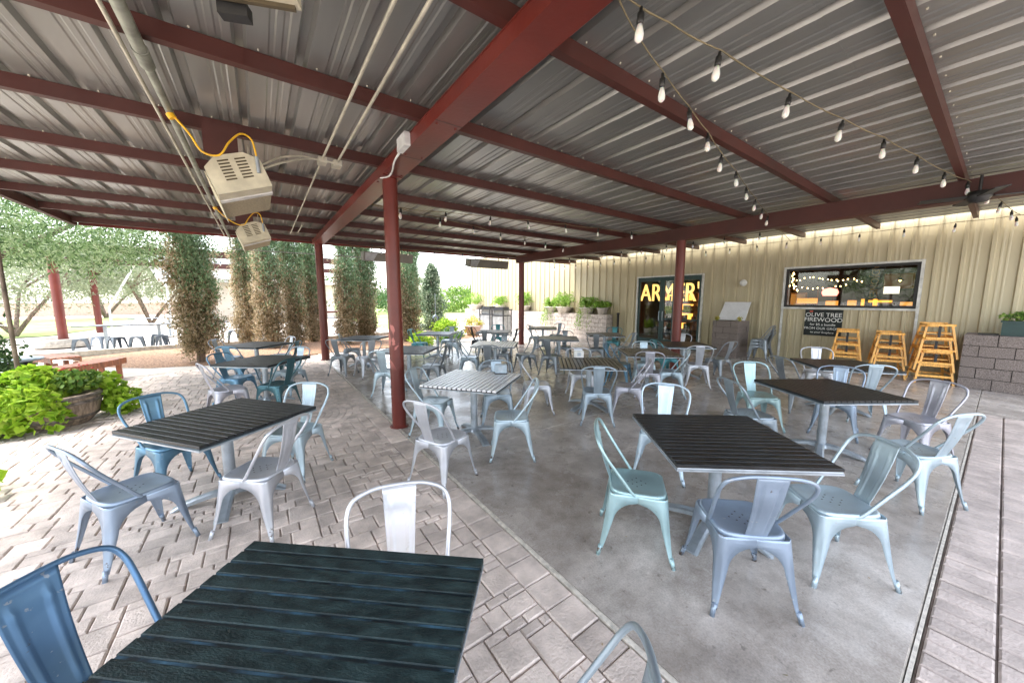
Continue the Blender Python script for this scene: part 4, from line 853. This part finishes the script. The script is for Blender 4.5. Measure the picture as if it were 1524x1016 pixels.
# near olive whose canopy fills the upper left
ot=empty('olive_tree',(-5.9,11.6,0),label='big olive tree with drooping canopy filling the upper left behind the roof edge',cat='tree')
q=MB(); q.tube(smoothpts([(0,0,0),(.05,.1,.9),(-.1,.3,1.7),(-.5,.6,2.6),(-1.2,1.2,3.8)],4),.2,10,rr=[.24-.009*i for i in range(17)]); q.tube(smoothpts([(0,.2,1.3),(.5,.8,2.0),(1.3,1.8,2.8),(2.2,2.6,3.7)],4),.1,8,rr=[.13-.007*i for i in range(13)])
q.tube(smoothpts([(-.05,.2,1.6),(.3,-.4,2.5),(.6,-1.2,3.4)],4),.1,8,rr=[.11-.008*i for i in range(9)]); q.build('trunk',M['bark'],ot)
def oc(i):
    u=RNG.random()
    if u<.55: p=shell((.3,1.2,4.1),(4.3,4.2,1.75),.55)
    else: p=ball((.9,1.6,3.5),(4.1,3.9,1.25))
    return p
Cc=clumps(1100,60,oc,(.42,.42,.30)); wx=Cc+np.array([-5.9,11.6,0])
keep=(wx[:,2]>2.42+.22*np.sin(wx[:,0]*2.3)+.18*np.sin(wx[:,1]*1.7))&((wx[:,0]<-3.5)|(wx[:,1]>12.6))&~((wx[:,0]>-1.9)&(wx[:,1]>11))
leaves('crown',Cc[keep],None,.115,.26,M['olive'],ot,droop=.7)
OG='olive trees in the yard beyond the pergola'
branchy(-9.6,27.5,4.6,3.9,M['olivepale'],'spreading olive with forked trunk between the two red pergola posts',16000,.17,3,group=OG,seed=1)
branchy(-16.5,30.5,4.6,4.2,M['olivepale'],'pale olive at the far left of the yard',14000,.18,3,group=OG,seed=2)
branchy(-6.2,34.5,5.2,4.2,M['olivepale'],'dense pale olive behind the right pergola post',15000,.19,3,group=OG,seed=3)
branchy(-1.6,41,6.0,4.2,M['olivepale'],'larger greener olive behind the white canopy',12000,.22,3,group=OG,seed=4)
branchy(-11.5,4.6,4.8,3.6,M['olive'],'olive tree left of the patio, seen only reflected in the window',9000,.17,3,group=OG,seed=11)
branchy(-12.5,-2.5,5,3.6,M['olive'],'olive tree behind the patio corner, seen only in reflections',8000,.18,3,group=OG,seed=12)
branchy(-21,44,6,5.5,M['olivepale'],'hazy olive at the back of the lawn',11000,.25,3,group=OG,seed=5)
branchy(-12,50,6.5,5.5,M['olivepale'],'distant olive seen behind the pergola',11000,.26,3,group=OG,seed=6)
FG='far trees and shrubs beyond the lawn'
for i,(x,y,r_,hh,m_,lb) in enumerate(((22.5,45,3.2,3.4,'bushg','round mid green shrub beyond the lawn'),(26,42,2.4,3.6,'bushd','darker green tree at the right end of the lawn'),(19.5,50,2.2,3.0,'olivepale','pale shrub in the middle of the far hedge'),(16.5,52,3.2,3.2,'bushd','low dark shrub next to the cone evergreen'),(31,52,3.4,5.0,'bushd','tall dark tree farthest beyond the lawn'),(24,60,3.0,6.2,'olivepale','tall hazy tree on the far lawn'),(28.5,38,2.0,2.8,'bushg','bright shrub near the end of the cream building'),(9,46,4,4.5,'bushd','dark trees behind the cypress row'),(1.5,55,5,5.5,'bushd','far dark grove behind the pale house'))):
    bush(x,y,r_,hh,M[m_],lb,3600,.3,'far_shrub','tree',FG)
# ------------------------------------------------------------------ LEFT FOREGROUND: barrel planter, benches, fire table, post
bt=empty('barrel_planter',(-2.42,7.62,0),label='half oak barrel planter overflowing with lime green sweet potato vine',cat='planter')
MB().lathe([(.30,0),(.385,.10),(.40,.14),(.43,.30),(.44,.42),(.41,.43),(.40,.40),(0,.40)],28).build('barrel',M['barrel'],bt)
q=MB()
for r0,z in ((.392,.10),(.441,.30),(.447,.38)): q.lathe([(r0,z),(r0+.006,z+.002),(r0+.008,z+.04),(r0,z+.042)],28)
q.build('hoops',M['hoop'],bt)
def vinec(i):
    a=RNG.uniform(0,2*math.pi); t=RNG.random(); 
    return (math.cos(a)*.5*t,math.sin(a)*.5*t,.5+.16*RNG.random())
def vinel(n,fn,size,m_,par,nm='foliage'):
    C_=np.array([fn(i) for i in range(n)]); return leaves(nm,C_,np.array([0,0,.1]),size,.85,m_,par,wide=1)
def heap(cx,cy,rx,ry,hh):
    def f(i):
        a=RNG.uniform(0,2*math.pi); t=math.sqrt(RNG.random()); z=hh*math.sqrt(max(0,1-t*t))*(.55+.45*RNG.random()**.4)
        return (cx+rx*t*math.cos(a)*(1+.12*math.sin(5*a)),cy+ry*t*math.sin(a),.03+z)
    return f
h_a=heap(-.85,-.28,.62,.5,.52); h_b=heap(-.95,-.05,.95,.7,.40); h_c=heap(-.18,.02,.42,.42,.82); h_d=heap(-.42,-.32,.30,.26,.62); h_f=heap(-.10,-.44,.34,.16,.60); h_e=heap(-.55,-.12,.5,.5,.72)
fs_=[h_a,h_a,h_b,h_b,h_b,h_c,h_c,h_d,h_e,h_e,h_f]
vinel(9000,lambda i: rr.choice(fs_)(i),.105,M['vine'],bt)
vinel(420,lambda i: ball((.42,.34,.34),(.22,.3,.32)),.09,M['vine'],bt,'side_foliage'); vinel(700,lambda i: ball((.12,.1,.58),(.34,.34,.17)),.065,M['bushg'],bt,'flower_foliage'); vinel(300,lambda i: ball((.62,.2,.2),(.2,.3,.2)),.09,M['vine'],bt,'trailing_foliage')
q=MB()
for _ in range(12): p=ball((.1,.1,.78),(.4,.3,.08)); q.lathe([(0,0),(.02,.01),(.0,.02)],6,c=p)
q.build('flowers',M['redflower'],bt)
v2=empty('vine_clump',(-1.72,5.1,0),label='lime vine shoots entering at the left edge near the front chair',cat='plant'); vinel(60,lambda i: ball((-.50,0,.18),(.2,.3,.2)),.13,M['vine'],v2)
def arcbench(cx,cy,R0,R1,a0,a1,label):
    o=empty('curved_bench',(cx,cy,0),label=label,cat='bench',group='curved cedar benches around the fire table'); q=MB(); n=14
    for s_ in range(5):
        ra=R0+(R1-R0)*(s_+.06)/5; rb_=R0+(R1-R0)*(s_+.94)/5
        for k in range(n):
            u0=a0+(a1-a0)*k/n; u1=a0+(a1-a0)*(k+1)/n
            q.prism([(ra*math.cos(u0),ra*math.sin(u0)),(rb_*math.cos(u0),rb_*math.sin(u0)),(rb_*math.cos(u1),rb_*math.sin(u1)),(ra*math.cos(u1),ra*math.sin(u1))],.42,.455)
    q.build('seat',M['bench'],o)
    for rad in (R0+.01,R1-.03):
        q=MB()
        for k in range(n):
            u0=a0+(a1-a0)*k/n; u1=a0+(a1-a0)*(k+1)/n
            q.prism([(rad*math.cos(u0),rad*math.sin(u0)),((rad+.025)*math.cos(u0),(rad+.025)*math.sin(u0)),((rad+.025)*math.cos(u1),(rad+.025)*math.sin(u1)),(rad*math.cos(u1),rad*math.sin(u1))],.33,.419)
        q.build('apron',M['bench'],o)
    for u in (a0+.05,(a0+a1)/2,a1-.05):
        for rad in (R0+.07,R1-.09):
            l_=MB().box((-.035,-.035,0),(.035,.035,.329)).build('leg',M['bench'],o); l_.location=(rad*math.cos(u),rad*math.sin(u),0); l_.rotation_euler=(0,0,u)
arcbench(-4.9,11.9,2.0,2.45,R(-47),R(-12),'curved slatted cedar bench right behind the barrel planter')
arcbench(-5.2,11.5,1.5,1.95,R(22),R(58),'second curved cedar bench farther back by the round black table')
ft=empty('fire_table',(-4.35,12.0,0),label='round black topped fire table partly hidden by the vine',cat='table'); MB().lathe([(0,0),(.28,0),(.30,.1),(.30,.46),(0,.46)],28).build('base',M['black'],ft); MB().lathe([(0,.461),(.46,.461),(.48,.48),(.46,.51),(0,.512)],36).build('top',M['slate'],ft)
lp=empty('light_pole',(-3.0,8.5,0),label='thin brown pole with wire at the left edge',cat='pole'); MB().tube([(0,0,0),(0,.0,3.3)],.026,10).build('pole',M['bark'],lp); MB().tube([(.02,0,.6),(-.02,.1,.62),(-.8,.5,.75)],.006,5).tube([(-.02,.1,1.35),(-.9,.6,1.45)],.006,5).build('wire',M['plasticw'],lp)
bush(-4.1,9.9,.6,1.35,M['bushd'],'dark green shrub behind the thin brown pole at the left edge',3200,.08)
# ------------------------------------------------------------------ PERGOLA AND YARD
pg=empty('pergola',(-6.1,20.4,0),label='dark red steel pergola in the yard behind the cypress row',cat='pergola')
def ppost(x,y,z1=3.55):
    o=MB().lathe([(.13,0),(.13,z1)],20).build('post',M['red'],pg); o.location=(x+6.1,y-20.4,0)
for x,y in ((-6.1,20.6),(-6.9,27.6),(4.9,27.6),(4.9,20.6)): ppost(x,y)
q=MB(); 
for (x0,y0,x1,y1) in ((-6.5,20.5,5.3,20.7),(-7.2,27.5,5.3,27.7)): q.box((x0+6.1,y0-20.4,3.55),(x1+6.1,y1-20.4,3.83))
for x in (-6.2,-3.5,-.7,2.1,4.8): q.box((x+6.1,-.1,3.831),(x+6.2,7.5,3.93))
q.build('beams',M['redmuted'],pg)
q=MB().tube([(0,.2,2.9),(.7,.2,3.55)],.06,8).tube([(-.8,7.2,2.9),(-.1,7.2,3.55)],.06,8); q.build('brace',M['redmuted'],pg)
ring=MB().lathe([(.72,0),(.72,.3),(.60,.3),(.60,.24),(0,.24)],30).build('post_planter',M['kerb'],label='round concrete kerb ring around the left red pergola post',cat='planter ring'); ring.location=(-6.1,20.5,-.01)
yb=[(x,20.45,3.40) for x in np.arange(-3.5,5.2,.45)]; strand([(-3.9,20.45,3.43)]+yb+[(5.3,20.45,3.43)],'bulb string along the red pergola beam in the yard',yb,.02)
# high tables with stools
def stool():
    o=empty('metal_stool'); MB().box((-.15,-.15,.44),(.15,.15,.462),bev=.01).build('seat',M['stoolgrey'],o)
    for sx in (-1,1):
        for sy in (-1,1):
            q=MB(); G=[]
            for z,w,ou in ((0,.035,.205),(.2,.05,.185),(.36,.075,.165),(.44,.148,.150)): G.append([(sx*(ou-w),sy*ou,z),(sx*ou,sy*ou,z),(sx*ou,sy*(ou-w),z)])
            q.grid(G,0,False); l_=q.build('leg',M['stoolgrey'],o); mdf=l_.modifiers.new('t','SOLIDIFY'); mdf.thickness=.003
    q=MB(); s_=.19; q.tube([(-s_,-s_,.15),(s_,s_,.15)],.006,5).tube([(-s_,s_,.152),(s_,-s_,.152)],.006,5); q.build('brace',M['stoolgrey'],o); reg(o); return o
st0=stool(); used=False
for (x,y,a,lb) in ((-4.85,17.55,10,'far left end of the yard tables'),(-4.55,18.2,60,'behind the leftmost yard table leg'),(-4.05,17.6,40,'right of the leftmost yard table leg'),(-3.55,17.5,5,'between the two yard table legs'),(-3.15,18.3,5,'behind the yard tables centre'),(-2.95,17.6,20,'right of the second yard table leg'),(-2.15,17.8,10,'just left of the lone brown cypress'),(-.95,18.6,10,'in the gap right of the lone brown cypress'),(-.62,18.9,30,'second in the gap right of the lone brown cypress'),(2.3,18.2,0,'between the red posts behind the cypresses')):
    o=st0 if not used else copy_tree(st0); used=True; o.location=(x,y,0); o.rotation_euler=(0,0,R(a)); tag(o,f'grey blue metal stool {lb}','stool',group='metal stools at the yard tables')
def hightable(x0,x1,y,label):
    o=empty('high_table',((x0+x1)/2,y,0),label=label,cat='table',group='long grey tables in the yard'); w=(x1-x0)/2; MB().box((-w,-.4,.84),(w,.4,.87)).build('top',M['tablegrey'],o); MB().box((-.04,-.04,0),(.04,.04,.8395)).build('pedestal',M['tframe'],o); MB().box((-.3,-.3,0),(.3,.3,.012)).build('base',M['tframe'],o)
hightable(-5.0,-3.7,17.9,'leftmost long grey yard table with stools under it'); hightable(-3.66,-2.4,17.9,'second long grey yard table with stools under it'); hightable(-2.36,-1.0,18.0,'long grey yard table behind the lone brown cypress'); hightable(-.7,.6,18.9,'pale yard table seen between the cypress columns'); hightable(1.3,3.4,18.9,'pale yard table between the red posts')
hightable(-4.9,-2.3,23.5,'table farther back in the yard under the olive')
# white canopy and pale house, red bench structure
cv=empty('canopy_tent',(-3.9,29,0),label='white canopy tent on thin poles in the yard left of the cypress',cat='tent')
MB().add([(-1.2,-1.2,4.3),(3.2,-1.2,4.4),(3.6,2,4.3),(-.6,2,4.3),(-.6,-1.2,2.7),(2.9,-1.2,3.0),(-1.2,-1.2,4.33),(3.2,-1.2,4.43),(3.6,2,4.33),(-.6,2,4.33)],[(0,1,2,3),(9,8,7,6),(0,4,5,1)]).build('canvas',M['canvas'],cv)
for x,y in ((-.3,-1.1),(1.6,-1.1),(3,-1.1),(0,1.9),(3,1.9)): MB().tube([(x,y,0),(x,y,4.28)],.05,8).build('pole',M['canvas'],cv)
MB().tube([(-2.6,-1.25,0),(-2.6,-1.25,1.3),(-1.1,-1.25,4.3)],.05,8).build('guy_pole',M['canvas'],cv)
hs=empty('pale_house',(-1,38,0),label='pale stucco house with low grey roof seen between the cypress columns',cat='house')
MB().box((-2.5,0,0),(7,8,3.1)).build('wall',M['stucco'],hs); MB().add([(-3.2,-.8,3.1),(7.7,-.8,3.1),(7.7,9,3.1),(-3.2,9,3.1),(-1,3.5,4.0),(5.5,3.5,4.0)],[(3,2,1,0),(0,1,5,4),(1,2,5),(2,3,4,5),(3,0,4)]).build('roof',M['roofgrey'],hs); MB().box((.2,-.03,.9),(1.3,-.001,2.0)).build('window',M['black'],hs); MB().box((3.2,-.03,0),(4.2,-.001,2.1)).build('door',M['darkgreen'],hs)
yw=MB().box((-60,56,0),(-3.5,56.3,1.3)).build('garden_wall',M['pinkwall'],label='long low reddish garden wall behind the yard lawn',cat='wall')
MB().box((-60,55.95,1.3),(-3.5,56.35,1.38)).build('coping',M['stucco'],yw)
rk=empty('red_cart',(3.6,20.6,0),label='red painted cart with shelves behind the cypress row',cat='cart'); MB().box((-.9,-.4,.75),(.9,.4,.83)).box((-.9,-.4,1.05),(.9,.4,1.13)).build('shelf',M['red'],rk); MB().box((-.85,-.35,0),(-.78,.35,1.3)).box((.78,-.35,0),(.85,.35,1.3)).build('side',M['red'],rk); MB().lathe([(.12,1.131),(.16,1.3),(.1,1.45),(0,1.46)],14).build('urn',M['red'],rk)
um=empty('closed_umbrella',(2.0,22.5,0),label='closed white umbrella right of the rear red post',cat='umbrella'); MB().tube([(0,0,0),(0,0,2.7)],.03,8).build('pole',M['canvas'],um); MB().lathe([(.02,2.6),(.12,2.3),(.22,1.3),(.18,1.0),(.05,1.0)],14).build('canopy',M['canvas'],um)
lc=np.array([(RNG.uniform(-4,9),RNG.uniform(.2,10),.006) for _ in range(150)]); o=leaves('leaf_litter',lc,np.array([0,0,0.]),.03,.5,M['cypress'],wide=1,kind='stuff'); 
for v in o.data.vertices: v.co.z=.004+.004*random.random()
# ------------------------------------------------------------------ LIGHT
W=bpy.data.worlds.new('World'); S.world=W; W.use_nodes=True; nt=W.node_tree; bg=nt.nodes['Background']
sky=nt.nodes.new('ShaderNodeTexSky'); sky.sky_type='NISHITA'; sky.sun_disc=False
SE,SA=64,-50     # elevation; azimuth clockwise from +Y
sky.sun_elevation=R(SE); sky.sun_rotation=R(SA); sky.air_density=1.2; sky.dust_density=2.2; sky.ozone_density=1.5
hs_=nt.nodes.new('ShaderNodeHueSaturation'); hs_.inputs['Saturation'].default_value=.45; nt.links.new(sky.outputs[0],hs_.inputs['Color']); nt.links.new(hs_.outputs[0],bg.inputs[0]); bg.inputs[1].default_value=.15
ld=bpy.data.lights.new('sun','SUN'); ld.energy=1.05; ld.angle=R(18); ld.color=(1,.95,.88)
lo=bpy.data.objects.new('sun',ld); COL.objects.link(lo); lo.rotation_euler=(R(90-SE),0,R(180-SA)); lo.location=(-10,10,20)
# ------------------------------------------------------------------ CAMERA
cd=bpy.data.cameras.new('camera'); cam=bpy.data.objects.new('camera',cd); COL.objects.link(cam); S.camera=cam
cd.sensor_width=36; cd.lens=36*523/1524; cd.clip_end=2000; cd.clip_start=.05
cam.location=(0,0,1.75); cam.rotation_euler=(R(90)-math.atan(63/523),0,-R(35.6))
S.view_settings.view_transform='Standard'; S.view_settings.look='None'; S.view_settings.gamma=1; S.view_settings.exposure=2.78
S.render.engine='CYCLES'
S.cycles.max_bounces=8; S.cycles.diffuse_bounces=5; S.cycles.transparent_max_bounces=8
